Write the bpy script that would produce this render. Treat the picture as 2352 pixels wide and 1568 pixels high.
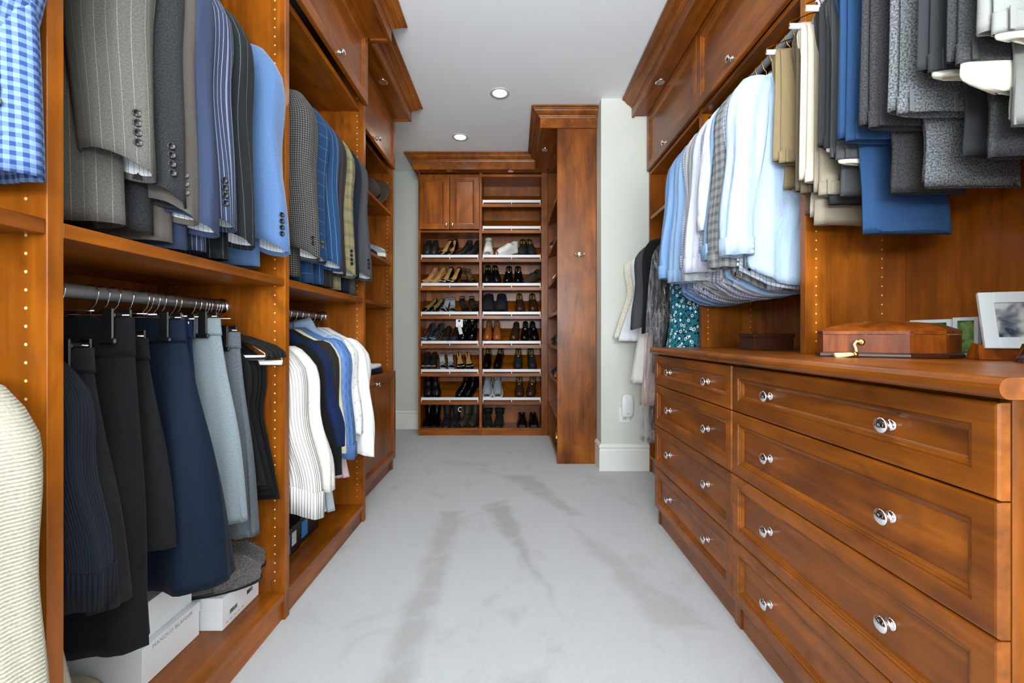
import bpy, bmesh, math, random
from mathutils import Vector, Matrix, noise
from math import sin, cos, pi, radians
random.seed(7)
for o in list(bpy.data.objects): bpy.data.objects.remove(o)
scene = bpy.context.scene
COL = scene.collection
# ------------------------------------------------------------------ camera, light, exposure
F = 1000.0                       # focal length in pixels of the 2352 x 1568 frame
CZ = 1.02                        # eye height
cam = bpy.data.cameras.new('camera'); cam.sensor_width = 36; cam.lens = F/2352*36
cam.shift_x = -4/2352; cam.shift_y = -14/2352; cam.clip_start = .05
cam_o = bpy.data.objects.new('camera', cam); COL.objects.link(cam_o)
cam_o.location = (0, 0, CZ); cam_o.rotation_euler = (pi/2, 0, 0); scene.camera = cam_o
vs = scene.view_settings
vs.view_transform = 'Standard'; vs.look = 'None'; vs.gamma = 1; vs.use_curve_mapping = False
vs.exposure = 0.08
world = bpy.data.worlds.new('sky'); scene.world = world; world.use_nodes = True
bg = world.node_tree.nodes['Background']; bg.inputs[0].default_value = (.62, .78, 1, 1); bg.inputs[1].default_value = 1.0
def area(name, loc, rot, sx, sy, power, color):
    l = bpy.data.lights.new(name, 'AREA'); l.shape = 'RECTANGLE'; l.size = sx; l.size_y = sy; l.energy = power; l.color = color
    o = bpy.data.objects.new(name, l); COL.objects.link(o); o.location = loc; o.rotation_euler = rot; return o
# daylight entering through the wide window behind the camera
area('window_daylight', (0, -1.86, 1.32), (pi/2, 0, 0), 2.36, 2.34, 50, (.87, .94, 1))
# added fill lamp in the window plane, tilted up to brighten the ceiling
area('ceiling_fill', (0, -1.84, 1.5), (pi/2+radians(64), 0, 0), 2.3, .9, 265, (.90, .95, 1))
CEIL = 2.81
# ------------------------------------------------------------------ materials
def lin(c):
    r = []
    for v in c[:3]:
        v /= 255
        r.append(v/12.92 if v <= .04045 else ((v+.055)/1.055)**2.4)
    return (*r, 1)
MATS = {}
class NT:
    def __init__(s, name):
        s.m = bpy.data.materials.new(name); s.m.use_nodes = True; s.t = s.m.node_tree
        s.b = s.t.nodes['Principled BSDF']
    def n(s, typ, **kw):
        nd = s.t.nodes.new(typ)
        for k, v in kw.items(): setattr(nd, k, v)
        return nd
    def l(s, a, b): s.t.links.new(a, b)
    def math(s, op, a, b=None, clamp=False):
        nd = s.n('ShaderNodeMath', operation=op, use_clamp=clamp)
        for i, v in enumerate((a, b)):
            if v is None: continue
            if isinstance(v, (int, float)): nd.inputs[i].default_value = v
            else: s.l(v, nd.inputs[i])
        return nd.outputs[0]
    def mix(s, f, a, b, mode='MIX'):
        nd = s.n('ShaderNodeMix', data_type='RGBA', blend_type=mode)
        for i, v in ((0, f), (6, a), (7, b)):
            if isinstance(v, (int, float, tuple)): nd.inputs[i].default_value = v
            else: s.l(v, nd.inputs[i])
        return nd.outputs[2]
    def noise(s, vec, scale, detail=2, rough=.5, dist=0):
        nd = s.n('ShaderNodeTexNoise'); nd.inputs['Scale'].default_value = scale; nd.inputs['Detail'].default_value = detail
        nd.inputs['Roughness'].default_value = rough; nd.inputs['Distortion'].default_value = dist
        if vec is not None: s.l(vec, nd.inputs['Vector'])
        return nd.outputs[0]
    def ramp(s, fac, *st):
        nd = s.n('ShaderNodeValToRGB'); e = nd.color_ramp.elements
        while len(e) < len(st): e.new(.5)
        for i, (p, c) in enumerate(st):
            e[i].position = p; e[i].color = c if len(c) == 4 else (*c, 1)
        s.l(fac, nd.inputs[0]); return nd.outputs[0]
    def mapping(s, vec, scale):
        nd = s.n('ShaderNodeMapping'); nd.inputs['Scale'].default_value = scale; s.l(vec, nd.inputs[0]); return nd.outputs[0]
    def bump(s, h, st, dist):
        nd = s.n('ShaderNodeBump'); nd.inputs['Strength'].default_value = st; nd.inputs['Distance'].default_value = dist
        s.l(h, nd.inputs['Height']); s.l(nd.outputs[0], s.b.inputs['Normal'])
    def set(s, **kw):
        for k, v in kw.items(): s.b.inputs[k.replace('_', ' ')].default_value = v
        return s.m
def plain(name, c, rough=.6, metal=0, **kw):
    if name in MATS: return MATS[name]
    t = NT(name); t.set(Base_Color=lin(c), Roughness=rough, Metallic=metal, **kw); MATS[name] = t.m; return t.m
def wood(name, axis, light=(172, 95, 17), dark=(88, 42, 3), rough=.34):
    t = NT(name); tc = t.n('ShaderNodeTexCoord'); oi = t.n('ShaderNodeObjectInfo')
    add = t.n('ShaderNodeVectorMath', operation='ADD'); sc = t.n('ShaderNodeVectorMath', operation='SCALE')
    cmb = t.n('ShaderNodeCombineXYZ')
    for i in range(3): t.l(oi.outputs['Random'], cmb.inputs[i])
    sc.inputs['Scale'].default_value = 37; t.l(cmb.outputs[0], sc.inputs[0])
    t.l(tc.outputs['Object'], add.inputs[0]); t.l(sc.outputs[0], add.inputs[1])
    s1 = [9, 9, 9]; s1[axis] = 1.1; s2 = [70, 70, 70]; s2[axis] = 2.5; s3 = [2.6]*3; s3[axis] = 1.6
    a = t.noise(t.mapping(add.outputs[0], s1), 1, 5, .6, 1.2)
    b = t.noise(t.mapping(add.outputs[0], s2), 1, 2, .5, .3)
    c = t.noise(t.mapping(add.outputs[0], s3), 1.7, 3, .55, .6)
    d = t.noise(t.mapping(add.outputs[0], [5 if q == axis else 13 for q in range(3)]), 1, 2, .6, .8)
    f = t.math('ADD', t.math('MULTIPLY', a, .42), t.math('ADD', t.math('MULTIPLY', b, .16), t.math('MULTIPLY', c, .42)))
    col = t.ramp(f, (.34, lin(dark)), (.5, lin([(x*.45+y*.55) for x, y in zip(dark, light)])), (.64, lin(light)))
    kn = t.ramp(d, (.56, (1, 1, 1)), (.72, (.42, .36, .30)))
    col = t.mix(.6, col, kn, 'MULTIPLY')
    rv = t.math('ADD', t.math('MULTIPLY', oi.outputs['Random'], .16), .92)
    hs = t.n('ShaderNodeHueSaturation'); t.l(rv, hs.inputs['Value']); t.l(col, hs.inputs['Color'])
    t.l(hs.outputs[0], t.b.inputs['Base Color'])
    t.bump(b, .04, .002)
    t.set(Roughness=rough, Coat_Weight=.08, Coat_Roughness=.2); t.b.inputs['Specular IOR Level'].default_value = .34
    return t.m
WV = wood('cherry_wood_vertical_grain', 2); WY = wood('cherry_wood_lengthwise_grain', 1); WX = wood('cherry_wood_crosswise_grain', 0)
BURL = wood('burl_veneer', 2, (168, 86, 20), (56, 20, 3), .38); BURL.node_tree.nodes['Principled BSDF'].inputs['Coat Weight'].default_value = 0; BURL.node_tree.nodes['Principled BSDF'].inputs['Specular IOR Level'].default_value = .2; DARKW = plain('dark_walnut_wood', (58, 30, 18), .3)
CHROME = plain('polished_chrome', (235, 235, 238), .06, 1); STEEL = plain('brushed_steel', (158, 161, 166), .42, .55)
BRASS = plain('brass', (190, 150, 70), .25, 1); BLACKP = plain('black_plastic', (16, 16, 17), .35); VELV = plain('black_velvet', (12, 12, 13), .95)
WHITEP = plain('white_plastic', (238, 238, 236), .3); RAILW = plain('white_rail_metal', (225, 228, 230), .3); PIN = plain('pale_pin_hole', (225, 190, 130), .6)
PAINT = plain('cream_wall_paint', (214, 217, 207), .75); CEILP = plain('ceiling_paint', (245, 249, 251), .85); TRIM = plain('trim_paint', (238, 238, 230), .4)
BOXW = plain('white_card', (232, 234, 238), .55); INK = plain('grey_ink', (158, 160, 166), .7); INKD = plain('dark_ink', (40, 40, 44), .7)
def emit(name, c, st):
    t = NT(name); t.set(Base_Color=(.8, .8, .8, 1), Emission_Color=lin(c), Emission_Strength=st); return t.m
LAMP = emit('lamp_glow', (255, 246, 232), 14.0); LENS = plain('frosted_lens', (205, 212, 216), .25)
def carpet():
    t = NT('carpet_pile'); tc = t.n('ShaderNodeTexCoord'); P = tc.outputs['Object']
    fine = t.noise(P, 420, 2, .6); mid = t.noise(P, 60, 3, .6); wob = t.noise(P, 7, 3, .6)
    sx = t.n('ShaderNodeSeparateXYZ'); t.l(P, sx.inputs[0])
    w = t.math('MULTIPLY', t.math('SUBTRACT', wob, .5), .09)
    x = t.math('ADD', sx.outputs[0], w); y = t.math('ADD', sx.outputs[1], w)
    def patch(pts, soft=.05):
        """pile brushed the other way by the vacuum: a convex patch of the floor"""
        m = None; cx = sum(p[0] for p in pts)/len(pts); cy = sum(p[1] for p in pts)/len(pts)
        for i, a in enumerate(pts):
            b = pts[(i+1) % len(pts)]; nx, ny = b[1]-a[1], a[0]-b[0]; l = math.hypot(nx, ny); nx, ny = nx/l, ny/l
            if (cx-a[0])*nx+(cy-a[1])*ny < 0: nx, ny = -nx, -ny
            d = t.math('ADD', t.math('ADD', t.math('MULTIPLY', x, nx), t.math('MULTIPLY', y, ny)), -(a[0]*nx+a[1]*ny))
            d = t.math('DIVIDE', d, soft, clamp=True); m = d if m is None else t.math('MINIMUM', m, d)
        return m
    m = None
    for pts, k in (([(-.44, 2.55), (-.27, 2.55), (-.27, 1.2), (-.42, 1.2)], .8), ([(-.22, 2.62), (-.03, 2.74), (.22, 1.45)], 1), ([(-.12, 3.2), (.15, 3.2), (.42, 2.45), (.30, 2.45)], .8), ([(.27, 2.42), (.31, 2.42), (.74, 1.5), (.48, 1.5)], .6), ([(-.1, 1.62), (.08, 1.66), (.02, 1.5)], .6), ([(-.06, 1.32), (.12, 1.36), (.1, 1.2), (-.1, 1.15)], .5), ([(-.62, 3.6), (-.1, 3.5), (-.2, 3.35), (-.6, 3.42)], .4)):
        q = t.math('MULTIPLY', patch(pts), k); m = q if m is None else t.math('MAXIMUM', m, q)
    nap = t.ramp(t.noise(t.mapping(P, (3.2, 2.4, 1)), 1.7, 4, .6, .7), (.56, (0, 0, 0)), (.70, (1, 1, 1)))
    broken = t.ramp(t.noise(P, 9, 3, .6), (.34, (.45, .45, .45)), (.50, (1, 1, 1)))
    mm = t.math('MAXIMUM', t.math('MULTIPLY', m, broken), t.math('MULTIPLY', nap, .45))
    col = t.mix(mm, lin((198, 200, 203)), lin((172, 171, 169)))
    col = t.mix(.5, col, t.ramp(fine, (.3, (.72, .72, .72)), (.7, (1, 1, 1))), 'MULTIPLY')
    t.l(col, t.b.inputs['Base Color'])
    t.bump(t.math('ADD', fine, t.math('MULTIPLY', mid, .6)), .5, .006)
    t.set(Roughness=1.0, Sheen_Weight=.25); return t.m
CARPET = carpet()
def fabric(name, c1, pat=None, c2=(255, 255, 255), sp=.02, wd=.1, sp2=None, amt=1.0, heather=.18, hs=420, rough=.9, sheen=.03, wrinkle=.25):
    if name in MATS: return MATS[name]
    t = NT(name); uvn = t.n('ShaderNodeUVMap'); sx = t.n('ShaderNodeSeparateXYZ'); UV = uvn.outputs[0]; t.l(UV, sx.inputs[0])
    u, v = sx.outputs[0], sx.outputs[1]; sp2 = sp2 or sp
    fr = lambda x, s: t.math('FRACT', t.math('DIVIDE', x, s))
    def dk(c):
        c = lin(c); k = .50+.47*min(1, sum(c[:3])/3*1.25); return (c[0]*k, c[1]*k, c[2]*k, 1)
    lin_ = dk; col = dk(c1); hgt = None
    if pat:
        if pat == 'stripe': m = t.math('LESS_THAN', fr(u, sp), wd)
        elif pat == 'check': m = t.math('ADD', t.math('MULTIPLY', t.math('LESS_THAN', fr(u, sp), wd), .5), t.math('MULTIPLY', t.math('LESS_THAN', fr(v, sp2), wd), .5))
        elif pat == 'pane': m = t.math('MAXIMUM', t.math('LESS_THAN', fr(u, sp), wd), t.math('LESS_THAN', fr(v, sp2), wd))
        elif pat == 'rib':
            hgt = t.math('SINE', t.math('MULTIPLY', u, 2*pi/sp)); m = t.math('MULTIPLY', t.math('SUBTRACT', 1.0, hgt), .5)
        elif pat == 'cable':
            hgt = t.math('MULTIPLY', t.math('SINE', t.math('MULTIPLY', u, 2*pi/sp)), t.math('ADD', t.math('MULTIPLY', t.math('SINE', t.math('ADD', t.math('MULTIPLY', v, 2*pi/.05), t.math('MULTIPLY', u, 60))), .5), .7))
            m = t.math('MULTIPLY', t.math('SUBTRACT', 1.0, hgt), .5)
        elif pat == 'rows':
            hgt = t.math('SINE', t.math('MULTIPLY', v, 2*pi/sp)); m = t.math('MULTIPLY', t.math('SUBTRACT', 1.0, hgt), .5)
        elif pat in ('floral', 'lace', 'dots'):
            vo = t.n('ShaderNodeTexVoronoi'); vo.inputs['Scale'].default_value = 1/sp; t.l(UV, vo.inputs['Vector'])
            d = vo.outputs['Distance']
            if pat == 'floral':
                k = t.ramp(d, (.17, (0, 0, 0)), (.20, (1, 1, 1)), (.33, (1, 1, 1)), (.36, (0, 0, 0)))
                blk = t.math('MAXIMUM', t.ramp(t.noise(UV, 70, 1), (.58, (0, 0, 0)), (.62, (1, 1, 1))), t.ramp(d, (.17, (1, 1, 1)), (.20, (0, 0, 0))))
                cb = t.mix(blk, lin(c1), lin((12, 16, 20))); col = t.mix(k, cb, lin(c2)); m = None
            else: m = t.ramp(d, (.22, (1, 1, 1)), (.3, (0, 0, 0)))
        if m is not None: col = t.mix(t.math('MULTIPLY', m, amt), dk(c1), dk(c2))
    hn = t.noise(UV, hs, 2, .6)
    hr = t.ramp(hn, (.35, (1-heather,)*3), (.65, (1+heather*.6,)*3))
    col = t.mix(1.0, col, hr, 'MULTIPLY'); t.l(col, t.b.inputs['Base Color'])
    wr = t.noise(t.mapping(UV, (1, .45, 1)), 14, 3, .5, .6)
    h = t.math('ADD', t.math('MULTIPLY', wr, wrinkle), t.math('MULTIPLY', hn, .03))
    if hgt is not None: h = t.math('ADD', h, t.math('MULTIPLY', hgt, .12))
    t.bump(h, .5, .02)
    t.set(Roughness=rough, Sheen_Weight=sheen); t.b.inputs['Specular IOR Level'].default_value = .12
    MATS[name] = t.m; return t.m
# ------------------------------------------------------------------ geometry helpers
OFF = {}
def link(o): COL.objects.link(o); return o
def thing(name, label, cat, loc=(0, 0, 0), group=None, rot=None, kind=None, off=True):
    o = link(bpy.data.objects.new(name, None)); o.location = loc; o.empty_display_size = .05
    if label: o['label'] = label
    if cat: o['category'] = cat
    if group: o['group'] = group
    if kind: o['kind'] = kind
    if rot is not None: o.rotation_euler = rot
    OFF[o] = Vector(loc) if off else Vector((0, 0, 0)); return o
def mesh(name, V, Fc, UV=None, smooth=True, mat=None):
    me = bpy.data.meshes.new(name); me.from_pydata([tuple(v) for v in V], [], Fc)
    if UV:
        l = me.uv_layers.new(name='UVMap'); fl = []
        for q in UV: fl.extend(q)
        l.data.foreach_set('uv', fl)
    if smooth is True: me.polygons.foreach_set('use_smooth', [True]*len(me.polygons))
    if mat: me.materials.append(mat)
    me.update(); return me
def part(name, geo, mat, parent=None, smooth=True, kind=None, label=None, me=None, loc=None, rot=None):
    """one mesh object; geometry is given in world space unless the root was made with off=False"""
    if me is None:
        V, Fc = geo[0], geo[1]; UV = geo[2] if len(geo) > 2 else None
        of = OFF.get(parent, Vector((0, 0, 0)))
        me = mesh(name, [Vector(v)-of for v in V], Fc, UV, smooth, mat)
    o = link(bpy.data.objects.new(name, me))
    if parent is not None: o.parent = parent; OFF[o] = OFF.get(parent, Vector((0, 0, 0)))
    if loc is not None: o.location = Vector(loc) - (OFF.get(parent, Vector((0, 0, 0))) if parent is not None else Vector((0, 0, 0)))
    if rot is not None: o.rotation_euler = rot
    if kind: o['kind'] = kind
    if label: o['label'] = label
    return o
def tag(o, label, cat, group=None):
    o['label'] = label; o['category'] = cat
    if group: o['group'] = group
    return o
def join(*gs):
    V, Fc, U = [], [], []; has = all(len(g) > 2 and g[2] for g in gs)
    for g in gs:
        k = len(V); V += list(g[0]); Fc += [[i+k for i in f] for f in g[1]]
        if has: U += list(g[2])
    return (V, Fc, U) if has else (V, Fc)
def box(x0, x1, y0, y1, z0, z1, b=0.0012):
    if x0 > x1: x0, x1 = x1, x0
    if y0 > y1: y0, y1 = y1, y0
    if z0 > z1: z0, z1 = z1, z0
    b = min(b, (x1-x0)*.4, (y1-y0)*.4, (z1-z0)*.4)
    V = []; idx = {}
    for sx in (0, 1):
        for sy in (0, 1):
            for sz in (0, 1):
                c = ((x0, x1)[sx], (y0, y1)[sy], (z0, z1)[sz]); d = (1-2*sx, 1-2*sy, 1-2*sz)
                for a in range(3):
                    p = [c[i]+(0 if i == a else d[i]*b) for i in range(3)]
                    idx[sx, sy, sz, a] = len(V); V.append(tuple(p))
    g = lambda s, a: idx[s[0], s[1], s[2], a]
    Fc = []
    def quad(l):
        Fc.append(l)
    for a in range(3):
        o1, o2 = [i for i in range(3) if i != a]
        for s in (0, 1):
            q = []
            for u, v in ((0, 0), (1, 0), (1, 1), (0, 1)):
                t = [0, 0, 0]; t[a] = s; t[o1] = u; t[o2] = v; q.append(g(t, a))
            quad(q)
        for u in (0, 1):
            for v in (0, 1):
                t0 = [0]*3; t0[o1] = u; t0[o2] = v; t1 = list(t0); t1[a] = 1
                quad([g(t0, o1), g(t1, o1), g(t1, o2), g(t0, o2)])
    for sx in (0, 1):
        for sy in (0, 1):
            for sz in (0, 1): Fc.append([idx[sx, sy, sz, a] for a in range(3)])
    cx = Vector(((x0+x1)/2, (y0+y1)/2, (z0+z1)/2)); out = []
    for f in Fc:
        p = [Vector(V[i]) for i in f]; nrm = (p[1]-p[0]).cross(p[2]-p[0]); ce = sum(p, Vector())/len(p)
        out.append(f if nrm.dot(ce-cx) >= 0 else f[::-1])
    return V, out
def loft(rows, closed=True, cap0=False, cap1=False, flip=False):
    n = len(rows[0]); V = [p for r in rows for p in r]; Fc = []; UV = []
    wide = max(rows, key=lambda r: sum((Vector(r[(j+1) % n])-Vector(r[j])).length for j in range(n if closed else n-1)))
    u = [0]
    for j in range(n): u.append(u[-1]+(Vector(wide[(j+1) % n])-Vector(wide[j])).length)
    v = [0]
    for i in range(len(rows)-1):
        d = sum((Vector(rows[i+1][j])-Vector(rows[i][j])).length for j in range(0, n, max(1, n//6)))/len(range(0, n, max(1, n//6)))
        v.append(v[-1]+d)
    for i in range(len(rows)-1):
        for j in range(n if closed else n-1):
            k = (j+1) % n; f = [i*n+j, i*n+k, (i+1)*n+k, (i+1)*n+j]
            q = [u[j], v[i], u[j+1], v[i], u[j+1], v[i+1], u[j], v[i+1]]
            if flip: f = f[::-1]; q = [q[x] for x in (6, 7, 4, 5, 2, 3, 0, 1)]
            Fc.append(f); UV.append(q)
    for c, i in ((cap0, 0), (cap1, len(rows)-1)):
        if c:
            f = list(range(i*n, i*n+n)); f = f if (i == 0) == (not flip) else f[::-1]; f = f[::-1]
            Fc.append(f); q = []
            for j in f: q += [u[j-i*n], v[i]]
            UV.append(q)
    return V, Fc, UV
def tube(pts, r, n=8, caps=True):
    pts = [Vector(p) for p in pts]; rows = []; up = Vector((.13, .29, .95))
    rr = r if isinstance(r, (list, tuple)) else [r]*len(pts)
    a = None
    for i, p in enumerate(pts):
        t = (pts[min(i+1, len(pts)-1)]-pts[max(i-1, 0)]).normalized()
        if a is None:
            a = t.cross(up).normalized()
        else: a = (a-t*a.dot(t)).normalized()
        b = t.cross(a); rows.append([p+(a*cos(2*pi*j/n)+b*sin(2*pi*j/n))*rr[i] for j in range(n)])
    return loft(rows, True, caps, caps)
def lathe(prof, n=20, axis='z'):
    rows = []
    for r, z in prof:
        row = []
        for j in range(n):
            a = 2*pi*j/n; x, y = r*cos(a), r*sin(a)
            row.append({'z': (x, y, z), 'x': (z, x, y), 'y': (x, z, y)}[axis])
        rows.append(row)
    return loft(rows, True, True, True)
def xf(geo, M):
    return ([M @ Vector(v) for v in geo[0]],)+tuple(geo[1:])
def prism(poly, z0, z1, b=0):
    lo = [(x, y, z0) for x, y in poly]; hi = [(x, y, z1) for x, y in poly]
    return loft([lo, hi], True, True, True)
def sm(a, b, t):
    t = max(0, min(1, t)); t = t*t*(3-2*t); return a+(b-a)*t
def interp(keys, t):
    for i in range(len(keys)-1):
        if t <= keys[i+1][0]:
            k0, k1 = keys[i], keys[i+1]; f = (t-k0[0])/max(1e-9, k1[0]-k0[0])
            km = keys[max(0, i-1)]; kp = keys[min(len(keys)-1, i+2)]; out = []
            for c in range(1, len(k0)):
                d = k1[0]-k0[0]
                m0 = (k1[c]-km[c])/max(1e-9, k1[0]-km[0])*d; m1 = (kp[c]-k0[c])/max(1e-9, kp[0]-k0[0])*d
                f2, f3 = f*f, f*f*f
                out.append((2*f3-3*f2+1)*k0[c]+(f3-2*f2+f)*m0+(-2*f3+3*f2)*k1[c]+(f3-f2)*m1)
            return out
    return list(keys[-1][1:])
def spow(v, p): return math.copysign(abs(v)**p, v)
def drape(keys, n=44, m=26, fold=.006, seed=0, freq=(5, 8, 13), px=.6, py=.9, hem=None, roll=True, foldtop=.15):
    """hanging cloth: keys = (z from top to bottom, x centre, y centre, half width, half thickness)"""
    rnd = random.Random(seed); ph = [rnd.uniform(0, 6.28) for _ in range(6)]; dr = [rnd.uniform(-1.2, 1.2) for _ in range(6)]; am = [rnd.uniform(.5, 1) for _ in range(6)]
    z0, z1 = keys[0][0], keys[-1][0]; K = [((k[0]-z0)/(z1-z0), *k) for k in keys]; rows = []
    for i in range(m+1):
        t = i/m; z, xc, yc, hw, ty = interp(K, t); row = []
        A = fold*(foldtop+(1-foldtop)*t)
        for j in range(n):
            a = 2*pi*j/n; x = hw*spow(cos(a), px); y = ty*spow(sin(a), py)
            s = sum(am[q]*sin(freq[q]*a+ph[q]+dr[q]*t*2) for q in range(3))
            y += A*s*(.35+.65*abs(sin(a))) ; x += A*.5*s*cos(a)
            zz = z
            if hem: zz = z+hem(x/hw if hw else 0, sin(a))*t**4
            row.append((xc+x, yc+y, zz))
        rows.append(row)
    if roll:
        last = rows[-1]; cx = sum(p[0] for p in last)/n; cy = sum(p[1] for p in last)/n
        rows.append([(cx+(p[0]-cx)*.985, cy+(p[1]-cy)*.93, p[2]+.001) for p in last])
        rows.append([(cx+(p[0]-cx)*.97, cy+(p[1]-cy)*.88, p[2]+.03) for p in last])
    return loft(rows, True, True, False)
def at(px, py, Y): return Vector(((px-1180)*Y/F, Y, CZ-(py-770)*Y/F))
def X_(px, Y): return (px-1180)*Y/F
def Z_(py, Y): return CZ-(py-770)*Y/F
def fmap(face, pos):
    return {'x+': lambda u, v, d: (pos+d, u, v), 'x-': lambda u, v, d: (pos-d, u, v), 'y-': lambda u, v, d: (u, pos-d, v)}[face]
def nest(face, pos, u0, u1, v0, v1, rings, cap=False):
    """nested rectangles: rings of (inset, depth)"""
    fm = fmap(face, pos); rows = []
    for ins, d in rings:
        rows.append([fm(u0+ins, v0+ins, d), fm(u1-ins, v0+ins, d), fm(u1-ins, v1-ins, d), fm(u0+ins, v1-ins, d)])
    return loft(rows, True, False, cap, flip=(face == 'x-'))
KNOB = None
def knob_mesh():
    global KNOB
    if KNOB is None:
        g = lathe([(.0001, 0), (.0135, 0), (.0135, .003), (.011, .005), (.009, .006), (.006, .010), (.0055, .015), (.008, .018), (.0155, .020), (.0172, .0225), (.0168, .025), (.0150, .0262), (.0135, .0275), (.009, .030), (.004, .031), (.0001, .0312)], 24, 'x')
        KNOB = mesh('knob', *g, smooth=True, mat=CHROME)
    return KNOB
def knob(parent, face, p, s=1.0):
    o = part('knob', None, None, parent, me=knob_mesh(), loc=p)
    o.rotation_euler = {'x+': (0, 0, 0), 'x-': (0, 0, pi), 'y-': (0, 0, -pi/2)}[face]; o.scale = (s, s, s)
    return o
FR = [(0, -.02), (0, -.005), (.002, -.001), (.005, 0), (.048, 0), (.0495, -.004), (.056, -.0035), (.0575, -.0055), (.063, -.0075), (.0645, -.009), (.069, -.012), (.0695, -.0135)]
def front(parent, name, face, pos, u0, u1, v0, v1, grain, knobs=(), w=1.0, label=None):
    rings = [(i*w if i > .01 else i, d) for i, d in FR]
    d = part(name, nest(face, pos, u0, u1, v0, v1, rings), grain, parent, smooth=False, label=label)
    i = rings[-1][0]
    part('panel', nest(face, pos-.0135 if face == 'x+' else pos+.0135, u0+i-.002, u1-i+.002, v0+i-.002, v1-i+.002, [(0, -.004), (0, 0)], True), grain, d, smooth=False)
    fm = fmap(face, pos)
    for (u, v, dd) in knobs: knob(d, face, fm(u, v, dd))
    return d
# ------------------------------------------------------------------ the room
def struct(name, geo, mat, smooth=False):
    o = part(name, geo, mat, smooth=smooth); o['kind'] = 'structure'; return o
XL, XR, YB, YF = -1.30, 1.385, 4.75, -1.9
struct('floor', box(XL-.1, XR+.1, YF-.1, YB+.1, -.08, 0, .001), CARPET)
struct('ceiling', box(XL-.1, XR+.1, YF-.1, YB+.1, CEIL, CEIL+.08, .001), CEILP)
struct('wall_left', box(XL-.1, XL, YF-.1, YB+.1, 0, CEIL, .001), PAINT)
struct('wall_right', box(XR, XR+.1, YF-.1, 3.29, 0, CEIL, .001), PAINT)
struct('wall_back', box(XL, .66, YB, YB+.1, 0, CEIL, .001), PAINT)
struct('wall_column', box(.66, XR+.1, 3.29, YB+.1, 0, CEIL, .001), PAINT)
wx, wz0, wz1 = 1.25, .1, 2.55
struct('wall_front', join(box(XL, -wx, YF-.1, YF, 0, CEIL, .001), box(wx, XR, YF-.1, YF, 0, CEIL, .001), box(-wx, wx, YF-.1, YF, 0, wz0, .001), box(-wx, wx, YF-.1, YF, wz1, CEIL, .001)), PAINT)
wn = thing('window_1', None, None, (0, YF-.05, wz0), kind='structure')
part('window_frame', join(box(-wx, -wx+.06, YF-.09, YF-.03, wz0, wz1), box(wx-.06, wx, YF-.09, YF-.03, wz0, wz1), box(-wx+.06, wx-.06, YF-.09, YF-.03, wz1-.06, wz1), box(-wx+.06, wx-.06, YF-.09, YF-.03, wz0, wz0+.06)), TRIM, wn, smooth=False)
for x in (-.4, .4): part('mullion', box(x-.02, x+.02, YF-.08, YF-.04, wz0+.06, wz1-.06), TRIM, wn, smooth=False)
for z in (.7, 1.3, 1.9): part('glazing_bar', box(-wx+.06, wx-.06, YF-.075, YF-.045, z-.012, z+.012), TRIM, wn, smooth=False)
def sweep(path, prof, left=True, mat=None):
    """profile (outward, z) swept along a mitred polyline in plan"""
    P = [Vector((x, y)) for x, y in path]; rows = []
    nr = []
    for i in range(len(P)-1):
        d = (P[i+1]-P[i]).normalized(); nr.append(Vector((-d.y, d.x)) if left else Vector((d.y, -d.x)))
    for i, p in enumerate(P):
        if i == 0: m = nr[0]
        elif i == len(P)-1: m = nr[-1]
        else:
            m = (nr[i-1]+nr[i]); m = m/m.dot(nr[i])
        rows.append([(p.x+m.x*o, p.y+m.y*o, z) for o, z in prof])
    return loft(rows, True, True, True)
BASEP = [(0, 0), (.016, 0), (.016, .155), (.013, .162), (.013, .170), (.019, .176), (.019, .184), (.010, .196), (.006, .2), (0, .2)]
struct('baseboard_right', sweep([(.66, 3.47), (.66, 3.29), (1.02, 3.29)], BASEP, left=False), TRIM)
struct('baseboard_back', sweep([(-1.29, YB), (-.98, YB)], BASEP, left=False), TRIM)
# ------------------------------------------------------------------ casework
def pins(panel, face, pos, us, z0, z1):
    """shelf pin holes: tiny pale dots on a side panel"""
    V, Fc = [], []; z = z0
    while z < z1:
        for u in us:
            k = len(V); r = .0032
            for j in range(6):
                a = j*pi/3; V.append((u+r*cos(a), pos-.0004, z+r*sin(a)))
            V.append((u, pos-.0012, z))
            for j in range(6): Fc.append([k+j, k+(j+1) % 6, k+6])
        z += .032
    o = part('pin_holes', (V, Fc), PIN, panel, kind='stuff'); return o
def rod(unit, x, y0, y1, z):
    r = part('hanging_rod', tube([(x, y0, z), (x, (y0+y1)/2, z), (x, y1, z)], .0165, 16), STEEL, unit)
    for y, s in ((y0, 1), (y1, -1)):
        part('rod_flange', xf(lathe([(.0168, 0), (.029, 0), (.029, .004), (.023, .011), (.019, .012), (.0168, .012)], 18, 'y'), Matrix.Translation((x, y, z)) @ Matrix.Scale(s, 4, (0, 1, 0))), CHROME, r)
    return r
TP = .029; ZT = 2.735
LF, LB = -.82, -1.285        # front and back planes of the deep left units
DF = -.922                   # front plane of the shallow left unit
RF, RB = 1.02, 1.372         # front and back planes of the right hanging units
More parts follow.
